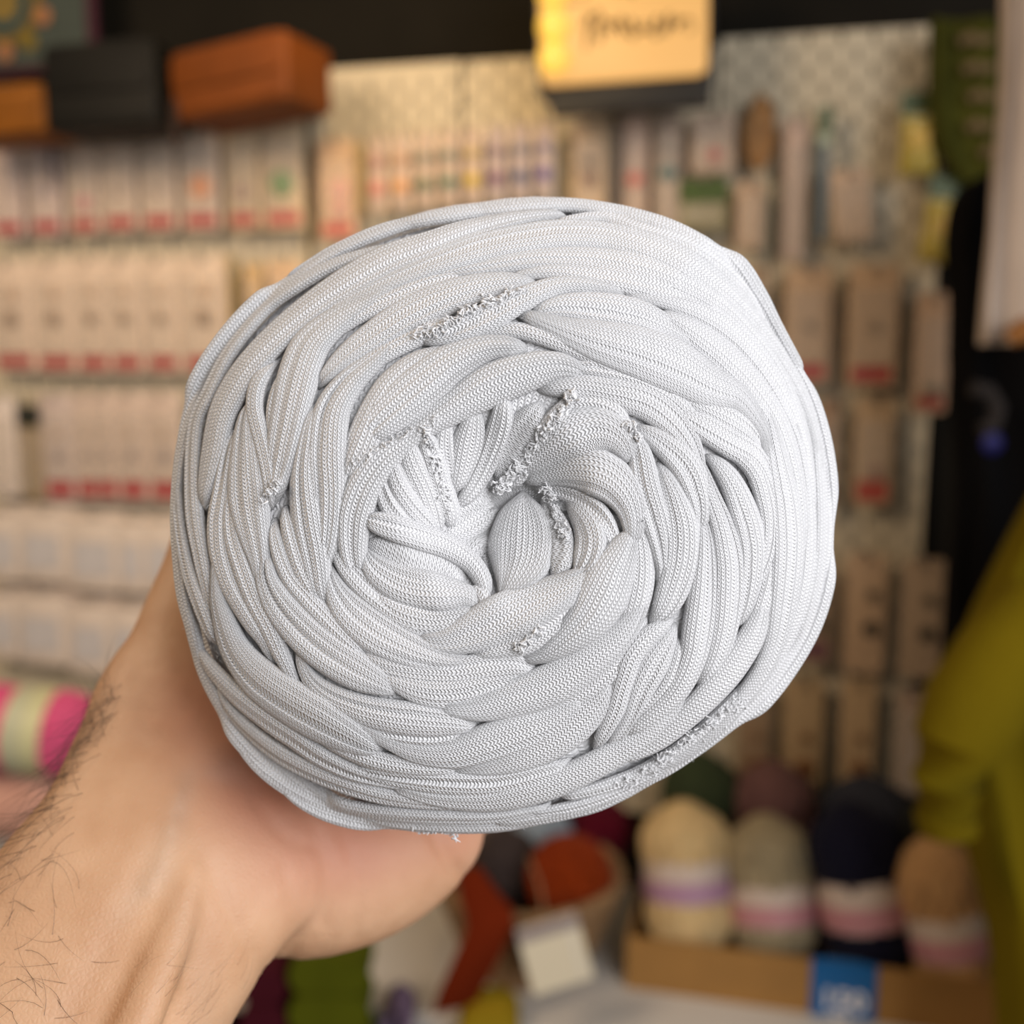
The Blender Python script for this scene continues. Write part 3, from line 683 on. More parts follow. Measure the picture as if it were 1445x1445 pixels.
# second row
row = [(-12,45,368,524,CRM),(50,103,365,526,CRM),(107,152,362,527,CRM),(154,199,362,527,CRM),(205,250,362,527,CRM),(255,322,360,528,CRM)]
for k, (a, b, c, d, co_) in enumerate(row):
    pack(a, b, c, d, f'{ordn[k]} beige pack with red foot in the second row, counted from the picture edge', group='packs in the second row', col=co_, band=(.38,.05,.05), bandh=.12, items=((0,.48,.16,(.30,.20,.13)),(.05,.70,.12,(.62,.42,.28))))
pack(345, 372, 372, 470, 'narrow ochre pack half hidden behind the ball, in second row', group='packs in the second row', col=(.66,.50,.28))
pack(378, 425, 368, 470, 'wide peach pack peeping over the ball edge, second row', group='packs in the second row', col=(.72,.56,.40))
# third row
pack(-14, 22, 560, 700, 'plain white pack at the picture edge in the third row', group='packs in the third row', col=(.74,.72,.73), blister=True)
pack(30, 58, 572, 705, 'olive card with a dark header in the third row', group='packs in the third row', col=(.30,.23,.12), head=(.03,.03,.02), headh=.22)
row = [(62,103,555,706),(107,135,552,706),(137,162,552,706),(166,205,552,707),(208,256,552,708)]
for k, (a, b, c, d) in enumerate(row):
    pack(a, b, c, d, f'{ordn[k]} red-footed pack to the side of the olive card, third row', group='packs in the third row', col=(.62,.55,.52) if k else (.58,.53,.54), band=RED, bandh=.15, items=((.0,.42,.14,(.28,.22,.22)),(0,.62,.12,(.5,.35,.25))))
# two rows of small white boxes
def small_box(px0, px1, py0, py1, label, off=.05):
    ax, az = wl(px0, py1, off); bx, bz = wl(px1, py0, off); W, H = bx-ax, bz-az
    root = tag(empty('small_carton', wp((ax+bx)/2, az, off), RZ), label, 'box', 'small white cartons on the lower hooks')
    mb = MB(); mb.slab(-W/2, W/2, 0, .030, 0, H*.90, .002, bev=.001); mb.build('carton', card_mat((.70,.67,.65)), root)
    mb = MB(); mb.slab(-W*.5, W*.5, .026, .028, H*.88, H, .003); mb.build('hang_tab', card_mat((.70,.67,.65)), root)
    mb = MB(); mb.slab(-W*.36, W*.36, -.0008, 0, H*.18, H*.62, .002); mb.build('front_label', cm((.62,.58,.56)), root)
    HOOKS.append(((ax+bx)/2, bz-.008, off))
for a, b, c, d, t in ((-18,22,716,818,'white carton at picture edge, upper row of cartons'),(28,90,716,820,'white carton second in the upper carton row'),(96,165,724,832,'tallest brownish-white carton in the upper carton row'),
                      (168,200,728,836,'slim white carton in the upper row, by the ball'),(204,246,728,838,'white carton touching the ball outline, upper carton row'),
                      (-18,22,832,928,'white carton at the picture edge, lower row'),(26,90,832,936,'white carton second in the lower carton row'),(98,152,846,950,'white carton third in the lower carton row'),(156,205,850,952,'white carton beside the raised thumb, lower row')):
    small_box(a, b, c, d, t)

# thread cards above the ball
SP = [((.70,.24,.18),'red'),((.78,.36,.12),'orange'),((.10,.16,.07),'olive green'),((.04,.17,.10),'dark green'),((.72,.50,.03),'bright yellow'),((.18,.06,.16),'plum'),((.05,.09,.22),'navy'),((.11,.07,.32),'violet')]
pack(449, 502, 195, 338, 'pink-tinted pack with a red foot, first one over the ball beside the board joint', group='packs above the ball', col=(.72,.56,.42), band=(.5,.06,.05), items=((.1,.5,.25,(.72,.35,.28)),(.1,.3,.2,(.70,.32,.26))))
for k, (c_, nm) in enumerate(SP):
    x = 533+k*33.6
    pack(x-15, x+14, 192-k*3, 298-k*3, f'narrow thread card with two {nm} spools', name='thread_card', cat='thread card', group='thread cards above the ball', col=(.60,.52,.48) if k < 5 else (.52,.47,.50),
         items=((0,.66,.30,tuple(q*.6+.10 for q in c_)),(0,.30,.36,c_)), blister=False)
pack(806, 858, 168, 330, 'beige pack holding a dark brown toggle under the sign', group='packs above the ball', col=(.60,.47,.33), items=((0,.63,.16,(.16,.11,.07)),(0,.48,.22,(.18,.06,.03))))
pack(876, 917, 160, 320, 'beige pack with a bright red disc under the sign', group='packs above the ball', col=(.60,.48,.42), items=((0,.42,.30,(.70,.13,.10)),))
pack(921, 964, 158, 322, 'beige pack with a dark teal disc under the sign', group='packs above the ball', col=(.50,.43,.38), items=((0,.48,.32,(.01,.14,.14)),(0,.68,.2,(.28,.26,.22))))
pack(972, 1040, 160, 245, 'squarish pack with a small red mark beside the wooden oval', group='packs above the ball', col=(.60,.50,.42), items=((.05,.30,.16,(.60,.15,.12)),), thick=.014)
pack(955, 1030, 252, 325, 'green and white packet just over the ball', group='packs above the ball', col=(.30,.30,.17), head=(.07,.11,.02), headh=.45)
pack(1036, 1080, 255, 350, 'plain beige pack below the wooden oval', group='packs on the near boards', col=(.58,.46,.36))
pack(1099, 1142, 166, 366, 'tall pale mauve pack beside the blue-grey needle sleeve', group='packs on the near boards', col=(.55,.46,.43))
pack(1176, 1238, 236, 340, 'tilted beige pack beside the blue-grey needle sleeve', group='packs on the near boards', col=(.60,.49,.40), tilt=-.10)
pack(1044, 1086, 378, 470, 'plain brownish pack touching the ball outline', group='packs on the near boards', col=(.46,.35,.25))
pack(1101, 1178, 376, 540, 'wide red-footed pack, the nearer one to the ball of a pair', group='packs on the near boards', col=(.52,.40,.29), band=(.42,.05,.045), items=((0,.50,.1,(.30,.22,.14)),))
pack(1190, 1274, 372, 545, 'wide red-footed pack, the farther one from the ball of a pair', group='packs on the near boards', col=(.52,.40,.29), band=(.42,.05,.045), items=((0,.50,.1,(.30,.22,.14)),))
pack(1284, 1346, 412, 582, 'red-footed pack with a dark button by the black coat', group='packs on the near boards', col=(.48,.36,.27), band=(.34,.05,.04), bandh=.10, items=((.05,.20,.18,(.12,.11,.08)),))
pack(1150, 1186, 562, 715, 'brown pack mostly behind the ball rim, dark red foot', group='packs on the near boards', col=(.36,.26,.19), band=(.30,.04,.035))
pack(1199, 1266, 562, 712, 'pack with a broad rusty red foot, alone in its row', group='packs on the near boards', col=(.46,.36,.25), band=(.45,.08,.055), bandh=.20, items=((.08,.33,.16,(.30,.14,.10)),))
for k, (a, b, c, d, t) in enumerate(((1122,1180,792,935,'card with a purplish foot against the ball rim'),(1186,1256,782,948,'button card with two dark spots, middle of the low row'),(1264,1336,790,955,'button card with two black spots beside the yellow garment'))):
    pack(a, b, c, d, t, name='button_card', cat='button card', group='button cards in the low row', col=((.36,.28,.21),(.48,.37,.27),(.36,.29,.22))[k], band=((.20,.09,.10) if k == 0 else None), bandh=.2,
         items=((.15,.66,.15,(.12,.10,.07)),(.15,.38,.20,(.06,.05,.035))), blister=False)
for k, (a, b, c, d, t) in enumerate(((1036,1092,962,1100,'bottom-row card with brown buttons, against the ball rim'),(1099,1166,960,1104,'bottom-row card with brown buttons over the mauve skein'),(1180,1240,960,1106,'bottom-row card with brown buttons over the slate skein'),(1258,1310,974,1120,'bottom-row pale card next to the yellow garment'))):
    pack(a, b, c, d, t, name='button_card', cat='button card', group='button cards in the bottom row', col=((.30,.23,.16),(.42,.33,.21),(.44,.34,.22),(.36,.29,.24))[k],
         items=((.1,.45,.14,(.28,.15,.07)),(.1,.18,.22,(.22,.09,.03))) if k < 3 else (), blister=(k == 3))
# packets with a green header and yellow filling
for a, b, c, d, t, tl in ((1266,1328,128,250,'upper packet of yellow filling with a green header',0.0),(1292,1374,246,374,'lower packet of yellow filling with a green header',.12)):
    off = .045; ax, az = wl(a, d, off); bx, bz = wl(b, c, off); W, H = bx-ax, bz-az
    root = tag(empty('yellow_packet', wp((ax+bx)/2, az, off), RZ, rot=(0, tl, RZ)), t, 'packet', 'yellow packets by the green banner')
    mb = MB(); mb.slab(-W*.5, W*.5, -.002, .002, H*.72, H, .002); mb.build('header', cm((.07,.10,.035), .4), root)
    mb = MB(); vs = []; fs = []; n_, m_ = 10, 12
    for s_g in (-1, 1):
        for i in range(n_+1):
            for j in range(m_+1):
                u, v = i/n_*2-1, j/m_*2-1; bul = (1-u**4)*(1-v**4)
                vs.append((u*W*.5*(1-.03*math.cos(v*9)), s_g*.016*bul**.6*(1+.2*math.sin(u*7+v*5)), H*.38+v*H*.37))
    k_ = (n_+1)*(m_+1)
    for q in range(2):
        for i in range(n_):
            for j in range(m_):
                f = [q*k_+i*(m_+1)+j, q*k_+(i+1)*(m_+1)+j, q*k_+(i+1)*(m_+1)+j+1, q*k_+i*(m_+1)+j+1]; fs.append(f if q == 0 else f[::-1])
    mb.add(vs, fs); mb.build('pouch', cm((.50,.38,.08), .25), root)
    mb = MB(); mb.slab(-W*.30, W*.20, -.019, -.016, H*.28, H*.55, .01); mb.build('bright_filling', cm((.62,.40,.08), .3), root)
    mb = MB(); mb.tube([(-W*.44, -.010, H*.70), (0, -.013, H*.665), (W*.44, -.010, H*.70)], .0015, 6); mb.build('pale_seam', cm((.62,.60,.42), .3), root)
# wooden oval, needle sleeve, hanging rods
x_, z_ = wl(1072, 188, .035); root = tag(empty('wooden_oval', wp(x_, z_, .035), RZ), 'carved brown wooden oval hanging on the near board', 'wooden tag')
mb = MB(); vs = []
prof = [(1,0),(1,.005),(.92,.008),(.80,.008),(.76,.006),(.3,.006),(.01,.006)]
mb.lathe([(r*.0195, z) for r, z in prof], 32, M=Matrix.Rotation(PI/2, 4, 'X')); 
mb.v = [(a, b, c*2.35) for a, b, c in mb.v]; mb.build('plaque', mat('oiled_brown_wood', (.36,.17,.045), .45, noise=.35, nscale=60), root)
for k in range(12):
    a = 2*PI*k/12; rr = .010; mb = MB(); mb.lathe([(.0012,0),(.0018,.001),(.0008,.0018)], 8, M=Matrix.Translation((rr*math.cos(a), -.0068, rr*2.2*math.sin(a))) @ Matrix.Rotation(PI/2, 4, 'X')); mb.build('stud', cm((.55,.36,.15)), root)
mb = MB(); mb.tube([(0,-.003,.046),(0,-.002,.060)], .0012, 6); mb.build('loop', cm((.45,.35,.2)), root)
ax, az = wl(1148, 340, .03); bx, bz = wl(1176, 150, .03); W, H = bx-ax, bz-az
root = tag(empty('needle_sleeve', wp((ax+bx)/2, az, .03), RZ), 'blue-grey needle sleeve with a dark green top', 'needle sleeve')
mb = MB(); mb.slab(-W*.34, W*.34, -.006, .002, 0, H*.72, .004, bev=.002); mb.build('sleeve', cm((.14,.18,.20), .3), root)
mb = MB(); mb.slab(-W*.5, W*.5, -.004, .002, H*.80, H, .004); mb.build('header', cm((.10,.14,.07), .4), root)
mb = MB(); mb.slab(-W*.5, W*.5, -.003, .001, H*.70, H*.80, .003); mb.build('pale_strip', cm((.45,.50,.36), .3), root)
for px, y0, y1, c_, t in ((868,172,345,(.09,.06,.04),'dark knitting needle hanging beside the brown toggle pack'),(1087,250,372,(.08,.09,.05),'dark green knitting needle hanging beside the tall mauve pack'),
                          (331,362,520,(.42,.28,.05),'mustard knitting needle hanging beside the ball in the second row'),(510,205,300,(.50,.36,.12),'golden knitting needle hanging between the pink pack and thread cards'),
                          (76,200,262,(.10,.09,.11),'short dark needle hanging in front of the lilac pack')):
    ax, az = wl(px, y1, .05); _, bz = wl(px, y0, .05); root = tag(empty('knitting_needle', wp(ax, az, .05), RZ), t, 'needle'); H = bz-az
    mb = MB(); mb.tube([(0,0,0),(0,0,.01),(0,0,H-.006)], [.0006,.0028,.0028], 8); mb.build('shaft', cm(c_, .3), root)
    mb = MB(); mb.lathe([(.002,0),(.0055,.002),(.006,.005),(.003,.008)], 12, M=Matrix.Translation((0,0,H-.007))); mb.build('end_knob', cm(c_, .3), root)

# boards last so that each knows its hooks
def board(px0, px1, t, b, label):
    x0, _ = wl(px0, 450, 0); x1, _ = wl(px1, 450, 0); hk = [h for h in HOOKS if x0 < h[0] <= x1]
    pegboard(px0, px1, t, b, label, hk)
board(-140, 436, 108, 985, 'cream slotted pegboard behind the red-footed packs under the bags')
board(446, 651, 92, 985, 'narrow cream slotted pegboard glowing warm beside the lit sign')
board(656, 1004, 76, 1140, 'cream slotted pegboard behind the lit sign and the ball')
board(1008, 1318, 45, 1140, 'cream slotted pegboard behind the wooden oval and yellow packets')
# ================================================================== SIGN AND BAGS
o = .12; ax, az = wl(765, 122, o); bx, bz = wl(1003, -70, o); W, H = bx-ax, bz-az
sign = tag(empty('light_sign', wp((ax+bx)/2, az, o), RZ, rot=(0, -.018, RZ)), 'glowing amber light-box sign with dark handwriting and round bulbs', 'sign')
M_glow = bpy.data.materials.new('lit_amber_panel'); M_glow.use_nodes = True; nt = M_glow.node_tree; b_ = nt.nodes['Principled BSDF']
b_.inputs['Base Color'].default_value = (.2,.12,.05,1); b_.inputs['Emission Color'].default_value = (1,.53,.155,1); b_.inputs['Emission Strength'].default_value = .72
M_bulb = mat('lit_bulb', (.4,.3,.1), .3, emit=(1,.54,.06), es=.95)
M_blk = mat('black_metal', (.012,.011,.010), .45)
mb = MB(); mb.slab(-W/2, W/2, -.012, .0, 0, H, .012, bev=.002); mb.build('lit_panel', M_glow, sign)
mb = MB(); mb.slab(-W/2-.006, W/2+.006, .001, .035, -.014, H+.008, .012, bev=.002); mb.build('back_box', M_blk, sign)
mb = MB(); mb.box(-W/2+.01, W/2+.004, .0, .03, -.030, -.010); mb.build('lower_ledge', M_blk, sign, smooth=False)
for zc in (.008, .029, .066, .106, .146, .18):
    if zc < .02: continue
    mb = MB(); mb.lathe([(.004,-.018),(.014,-.014),(.0185,-.005),(.0185,.005),(.014,.014),(.004,.018)], 18, M=Matrix.Translation((-W/2+.017, -.014, zc))); mb.build('bulb', M_bulb, sign)
mb = MB(); rs = random.Random(5)                                  # handwriting: an upper loop and a lower line of cursive strokes
def scr(pts, r): mb.tube([(x, -.0135, z) for x, z in pts], r, 5)
pts = []
for t in range(90):
    s = t/89; x = -W*.24 + s*W*.64; amp = .017*(1.35 if s < .25 else .8) * (.65+.35*math.sin(s*19)); pts.append((x+.006*math.sin(s*60), .060 - .004*s + amp*math.sin(s*68)))
scr(pts, .0017)
pts = [(-W*.02+.020*math.sin(t*.33)*(1-t/34), .112+.013*math.cos(t*.33)) for t in range(20)]; scr(pts, .0013)
scr([(-W*.36,.094),(-W*.28,.090),(-W*.22,.098),(-W*.14,.110),(-W*.06,.126)], .0012); scr([(0,.118),(.006,.100),(.012,.094),(.016,.112)], .002)
mb.build('handwriting', mat('brown_ink', (.10,.05,.012), .6), sign)
for sx in (-.07,.07):
    mb = MB(); mb.tube([(sx,.02,H),(sx,.05,H+.10),(sx,.148,H+.12)], .003, 8); mb.build('bracket', M_blk, sign)

def leather(name, c): return mat(name, c, .6, spec=.2, noise=.25, nscale=14, bump=.25, bscale=220)
def bag(px0, px1, py0, py1, off, depth, m, label, strap=None, skew=0.0, turn=0.0):
    ax, az = wl(px0, py1, off); bx, bz = wl(px1, py0, off); W, H = bx-ax, bz-az
    root = tag(empty('leather_bag', wp((ax+bx)/2, az, off), RZ+turn), label, 'bag', None)
    mb = MB(); mb.slab(-W/2, W/2, 0, depth, 0, H, .008, bev=.005, n=5)
    mb.v = [(x, y, z + skew*x) for x, y, z in mb.v]; mb.build('body', m, root)
    mb = MB(); mb.slab(-W*.47, W*.47, -.004, -.0005, H*.42, H*.985, .010, bev=.001); mb.v = [(x, y, z + skew*x) for x, y, z in mb.v]; mb.build('flap', m, root)
    mb = MB(); mb.tube([(-W*.45, depth*.5, H+skew*-W*.45), (-W*.36, depth*.5, H+.004), (0, depth*.5, H+.008), (W*.36, depth*.5, H+.006), (W*.45, depth*.5, H+skew*W*.45)], .0035, 8); mb.build('handle', m, root)
    mb = MB(); mb.box(-W*.2, W*.2, depth, off-.002, H*.30, H*.36); mb.build('shelf_peg', M_blk, root, smooth=False)
    if strap: 
        mb = MB(); x = strap; mb.slab(x-.006, x+.006, -.002, .002, -.040, .02, .003); mb.build('strap_end', mat('dark_strap', (.03,.015,.01), .5), root)
    return root
bag(228, 414, 52, 160, .17, .10, leather('tan_leather', (.195,.052,.008)), 'boxy orange-tan leather bag under the black wall band', strap=-.085, skew=.06, turn=-.22)
bag(64, 214, 52, 184, .17, .09, leather('black_leather', (.008,.007,.005)), 'black leather bag between the two tan bags', skew=.02)
bag(-90, 58, 118, 194, .17, .09, leather('ochre_leather', (.24,.080,.006)), 'ochre leather bag under the round-patterned textile', skew=.03)
# round-patterned textile
ax, az = wl(-150, 116, .05); bx, bz = wl(123, -160, .05); W, H = bx-ax, bz-az; cx, cz = wl(8, 6, .05)
root = tag(empty('patterned_textile', wp(ax, az, .05), RZ), 'framed crochet textile with teal and peach rings at the upper picture corner', 'textile')
mb = MB(); mb.slab(0, W, 0, .012, 0, H, .004, bev=.002); mb.build('border', cm((.05,.008,.018), .8), root)
mb = MB(); mb.slab(.012, W-.012, -.003, 0, .010, H-.012, .010); mb.build('ground_cloth', cm((.05,.062,.05), .9), root)
mx_, mz_ = cx-ax, cz-az
def ring(r0, r1, y, c, nm):
    mb = MB(); mb.lathe([(r0,0),(r0,.003),((r0+r1)/2,.005),(r1,.003),(r1,0),(r0,0.0001)], 40, M=Matrix.Translation((mx_, y, mz_)) @ Matrix.Rotation(PI/2, 4, 'X')); mb.build(nm, cm(c, .9), root)
ring(.001, .026, -.004, (.20,.135,.03), 'centre_disc'); ring(.026, .043, -.003, (.008,.045,.055), 'teal_ring'); ring(.043, .056, -.003, (.16,.10,.012), 'mustard_ring')
for k in range(10):
    a = 2*PI*k/10+.30; mb = MB(); mb.lathe([(.001,0),(.012,.001),(.013,.004),(.001,.006)], 14, M=Matrix.Translation((mx_+.066*math.cos(a), -.003, mz_+.066*math.sin(a))) @ Matrix.Rotation(PI/2, 4, 'X'))
    mb.build('petal', cm((.32,.14,.06) if k % 2 else (.17,.12,.015), .9), root)

# ================================================================== HANGING CLOTH
def garment(name, label, cat, m, rows, D, folds=5, amp=.012, phase=0.0, thick=.5, parent=None, gkind=None, step=26):
    """rows: (centre px, half width px, py); a closed body of cloth with vertical folds"""
    q = catmull([(a, c, b) for a, b, c in rows], 10); root = parent or tag(empty(name, GP(rows[0][0], rows[0][2], D)), label, cat)
    O = root.location; vs = []; n = 64
    for (cx, cy, hw) in q:
        c = GP(float(cx), float(cy), D); sc_ = (c-CAM).dot(FW)/1445
        for j in range(n):
            a = 2*PI*j/n; w_ = hw*sc_; f = amp*math.sin(folds*a*1.0+phase+.004*cy)*min(1, w_/.04)
            vs.append(c - O + Vector((math.cos(a)*w_*(1+f*2), -math.sin(a)*(w_*thick)+f*1.2, 0)))
    k = len(q); fs = []
    for i in range(k-1):
        for j in range(n): fs.append((i*n+j, (i+1)*n+j, (i+1)*n+(j+1)%n, i*n+(j+1)%n))
    fs += [tuple(range(n)), tuple(reversed(range((k-1)*n, k*n)))]
    mb = MB(); mb.add(vs, fs); return root, mb
M_olive = mat('mustard_knit', (.15,.105,.002), .95, spec=.1, noise=.2, nscale=6, bump=.8, bscale=160)
M_blackcloth = mat('black_cloth', (.0035,.003,.003), .95, spec=.08, bump=.3)
M_cream = mat('cream_canvas', (.50,.40,.32), .9, noise=.12, nscale=10, bump=.3)
M_green = mat('green_knit', (.062,.060,.008), .95, spec=.1, noise=.35, nscale=22, bump=.8, bscale=180)
M_rail = mat('chrome_rail', (.55,.55,.55), .25, metal=1)
root, mb = garment('mustard_sweater', 'mustard yellow-green knitted garment hanging at the lower picture edge', 'garment', M_olive,
    [(1545,40,640),(1560,95,700),(1570,150,790),(1585,215,900),(1595,255,1000),(1600,240,1100),(1600,225,1200),(1600,200,1300),(1600,190,1400),(1600,185,1500),(1600,185,1620)], .86, folds=7, amp=.010, thick=.28)
mb.build('body', M_olive, root)
mb2 = MB(); O = root.location; mb2.tube([GP(a, b, D)-O for a, b, D in ((1470,860,.82),(1420,930,.80),(1375,1000,.79),(1350,1050,.785),(1338,1100,.785),(1336,1150,.79))], [.035,.040,.040,.034,.028,.022], 24)
mb2.build('sleeve', M_olive, root)
mb2 = MB(); mb2.tube([GP(1336,1148,.79)-O, GP(1337,1172,.79)-O], [.025,.023], 24); mb2.build('cuff', M_olive, root)
mb2 = MB(); mb2.tube([GP(1545,660,.86)-O, GP(1545,600,.86)-O, GP(1560,585,.86)-O], .002, 8); mb2.build('hanger', M_rail, root)
root, mb = garment('black_coat', 'black coat hanging behind the yellow garment', 'coat', M_blackcloth,
    [(1440,18,235),(1438,75,262),(1440,98,330),(1436,88,420),(1432,86,520),(1440,88,620),(1452,100,700),(1462,118,800),(1470,126,900),(1476,126,1000),(1480,120,1060)], 1.10, folds=6, amp=.012, thick=.22)
mb.build('body', M_blackcloth, root)
O = root.location
mb2 = MB(); mb2.tube([GP(1440,240,1.10)-O, GP(1440,205,1.10)-O, GP(1450,198,1.10)-O], .002, 8); mb2.build('hanger', M_rail, root)
mb2 = MB(); mb2.tube([GP(a, b, 1.04)-O for a, b in ((1372,548),(1395,552),(1408,575),(1402,600),(1385,608))], .008, 12); mb2.build('collar_edge', mat('worn_dark_cloth', (.016,.011,.009), .9), root)
mb2 = MB(); c = GP(1398,625,1.035)-O; mb2.lathe([(.002,0),(.010,.001),(.011,.004),(.007,.007),(.001,.008)], 20, M=Matrix.Translation(c) @ Matrix.Rotation(PI/2, 4, 'X')); mb2.build('blue_badge', mat('blue_badge', (.003,.002,.07), .6), root)
root, mb = garment('cream_cloth', 'pale cream cloth panel hanging down the upper picture edge', 'cloth', M_cream,
    [(1490,72,-60),(1490,74,60),(1488,78,160),(1482,84,260),(1478,88,360),(1474,90,440),(1470,88,486)], .95, folds=5, amp=.010, thick=.14)
mb.build('panel', M_cream, root); O = root.location
mb2 = MB(); mb2.tube([GP(1424,478,.93)-O, GP(1445,466,.925)-O, GP(1480,470,.925)-O], [.008,.012,.010], 12); mb2.build('rust_trim', cm((.26,.10,.02), .8), root)
root, mb = garment('green_banner', 'dark green knitted banner with brown marks beside the cream cloth', 'banner', M_green,
    [(1366,52,28),(1365,52,90),(1364,50,150),(1368,44,205),(1380,32,245),(1388,20,262)], 1.27, folds=4, amp=.006, thick=.14)
mb.build('knitted_panel', M_green, root); O = root.location
for k, (x, y, w_) in enumerate(((1376,56,22),(1380,96,20),(1386,136,18),(1382,178,16),(1398,214,12))):
    mb2 = MB(); mb2.tube([GP(x-w_, y+4, 1.262)-O, GP(x-w_*.3, y-4, 1.257)-O, GP(x+w_*.4, y+3, 1.257)-O, GP(x+w_, y-3, 1.262)-O], .0065, 8); mb2.build('brown_mark', cm((.16,.105,.045), .9), root)
# clothes rail beyond the upper edge, from which they hang
mb = MB(); a_ = GP(1320,-120,1.2); b2_ = GP(1900,-160,.75); mb.tube([a_, b2_], .012, 12); rail = tag(mb.build('clothes_rail', M_rail), 'chrome clothes rail above the hanging garments', 'rail')

# ================================================================== TABLE AND YARN
TZ = .665
M_table = mat('white_laminate', (.62,.58,.52), .4, noise=.06, nscale=4)
tb = tag(empty('display_table', wp(-.1, 0, .2), RZ), 'white laminate display table carrying the box of yarn', 'table')
mb = MB(); mb.slab(-.95, 1.15, -.18, .165, TZ-.028, TZ, .003, bev=.002); mb.build('tabletop', M_table, tb)
for x in (-.9, 1.1):
    for y in (-.15, .13):
        mb = MB(); mb.slab(x-.022, x+.022, y-.022, y+.022, 0, TZ-.028, .004); mb.build('leg', M_table, tb, smooth=False)
mb = MB(); mb.slab(-.9, 1.1, -.15, .15, .30, .325, .003); mb.build('lower_shelf', M_table, tb)
def yarnmat(c, nm='wool'):
    return mat(nm, c, .95, spec=.08, sheen=.04, noise=.22, nscale=90, bump=.9, bscale=420)
M_lab = mat('paper_band', (.62,.50,.42), .5, noise=.08, nscale=20); M_pink = mat('pink_print', (.52,.24,.26), .5); M_mv = mat('mauve_print', (.42,.24,.34), .5)
def skein(base, top, rad, c, label, band=True, name='yarn_skein', group='skeins in the cardboard box', print_m=None, bandpos=.46, bulge=.10, bandcol=None):
    base, top = Vector(base), Vector(top)
    if abs(base.z-top.z) > .08: base.z = max(base.z, TZ+.010)
    ax_ = (top-base); L_ = ax_.length; root = tag(empty(name, base), label, 'yarn', group)
    root.rotation_euler = ax_.to_track_quat('Z', 'Y').to_euler()
    m = yarnmat(c)
    for hand_, nm in ((1, 'wool_body'),):
        n = 96; k = 40; prof = []
        for i in range(k+1):
            s = i/k; e = min(s, 1-s)*2; r = rad*(1-(1-min(1, e*1.9))**2.2*.80)*(1 - bulge*math.exp(-((s-bandpos)/.13)**2))
            prof.append((max(r, .004), s*L_))
        mb = MB(); mb.lathe(prof, n, mod=lambda a, s: 1 + .022*math.sin(22*a + 10*s) + .014*math.sin(17*a - 16*s)); mb.build(nm, m, root)
    for sgn in (-1, 1):                                                                     # loose winding strands crossing the body
        for q in range(7):
            pts = []; a0 = q*.9 + sgn
            for t in range(15):
                s = .10 + t/14*.80; e = min(s, 1-s)*2; r = rad*(1-(1-min(1, e*1.9))**2.2*.80)*(1-bulge*math.exp(-((s-bandpos)/.13)**2))+.0006; a = a0 + sgn*s*2.2
                pts.append((r*math.cos(a), r*math.sin(a), s*L_))
            mb = MB(); mb.tube(pts, .0024, 6); mb.build('strand', m, root)
    if band:
        rb = rad*(1-bulge*.8)+.0035; h0, h1 = (bandpos-.13)*L_, (bandpos+.13)*L_; hm = h0+(h1-h0)*.52
        mb = MB(); mb.lathe([(rb-.003,h0),(rb,h0),(rb*1.01,(h0+h1)/2),(rb,h1),(rb-.003,h1)], 48); b = mb.build('paper_band', bandcol or M_lab, root)
        mb = MB(); mb.lathe([(rb+.0002,h0+.002),(rb*1.01+.0012,h0+.003),(rb*1.01+.0012,hm),(rb+.0002,hm+.001)], 48); mb.build('printed_stripe', print_m or M_pink, b)
    return root
def bx(a, b, D): return GP(a, b, D)
# cardboard box: corners from the photograph on the table height
M_card = mat('brown_cardboard', (.35,.175,.045), .8, noise=.12, nscale=18, bump=.2)
FL = GP(884,1330,1.135); FR = GP(1440,1408,1.035); FL.z = TZ; FR.z = TZ
ang = math.atan2(FR.y-FL.y, FR.x-FL.x); WB = (FR-FL).length + .06; DB = .13; HB = .066
box = tag(empty('cardboard_box', FL, ang), 'brown cardboard tray full of labelled yarn skeins', 'box')
t_ = .004
for nm, a in (('front_panel',(0,WB,0,t_,0,HB)),('back_panel',(0,WB,DB-t_,DB,0,HB)),('side_panel',(0,t_,t_,DB-t_,0,HB)),('side_panel',(WB-t_,WB,t_,DB-t_,0,HB)),('bottom_panel',(t_,WB-t_,t_,DB-t_,0,t_))):
    mb = MB(); mb.box(*a); mb.build(nm, M_card, box, smooth=False)
# blue price tag folded over the rim, reading 150 TL
PT = GP(1145,1352,1.08)
fx = lambda px, py: None
loc = Matrix.Translation(FL) @ Matrix.Rotation(ang, 4, 'Z'); inv = loc.inverted()
def onfront(px, py):                   # pixel -> x,z on the box's front face
    r = ray(px, py); n = loc.to_3x3() @ Vector((0,-1,0)); t = (FL-CAM).dot(n)/r.dot(n); q = inv @ (CAM+r*t); return q.x, q.z
x0, _ = onfront(1145, 1370); x1, _ = onfront(1237, 1385); zc = HB+.004
ptag = tag(empty('price_tag', loc @ Vector(((x0+x1)/2, 0, 0)), ang), 'blue price tag with white figures clipped to the box front', 'price tag')
w_ = (x1-x0)/2; mb = MB(); mb.slab(-w_, w_, -.0022, -.0006, -.012, HB+.004, .002); mb.build('card', mat('blue_card', (.006,.105,.30), .35), ptag)
mb = MB(); mb.box(-w_*.6, w_*.6, -.002, t_+.002, HB+.0005, HB+.003); mb.build('clip', mat('blue_clip', (.03,.10,.22), .3), ptag, smooth=False)
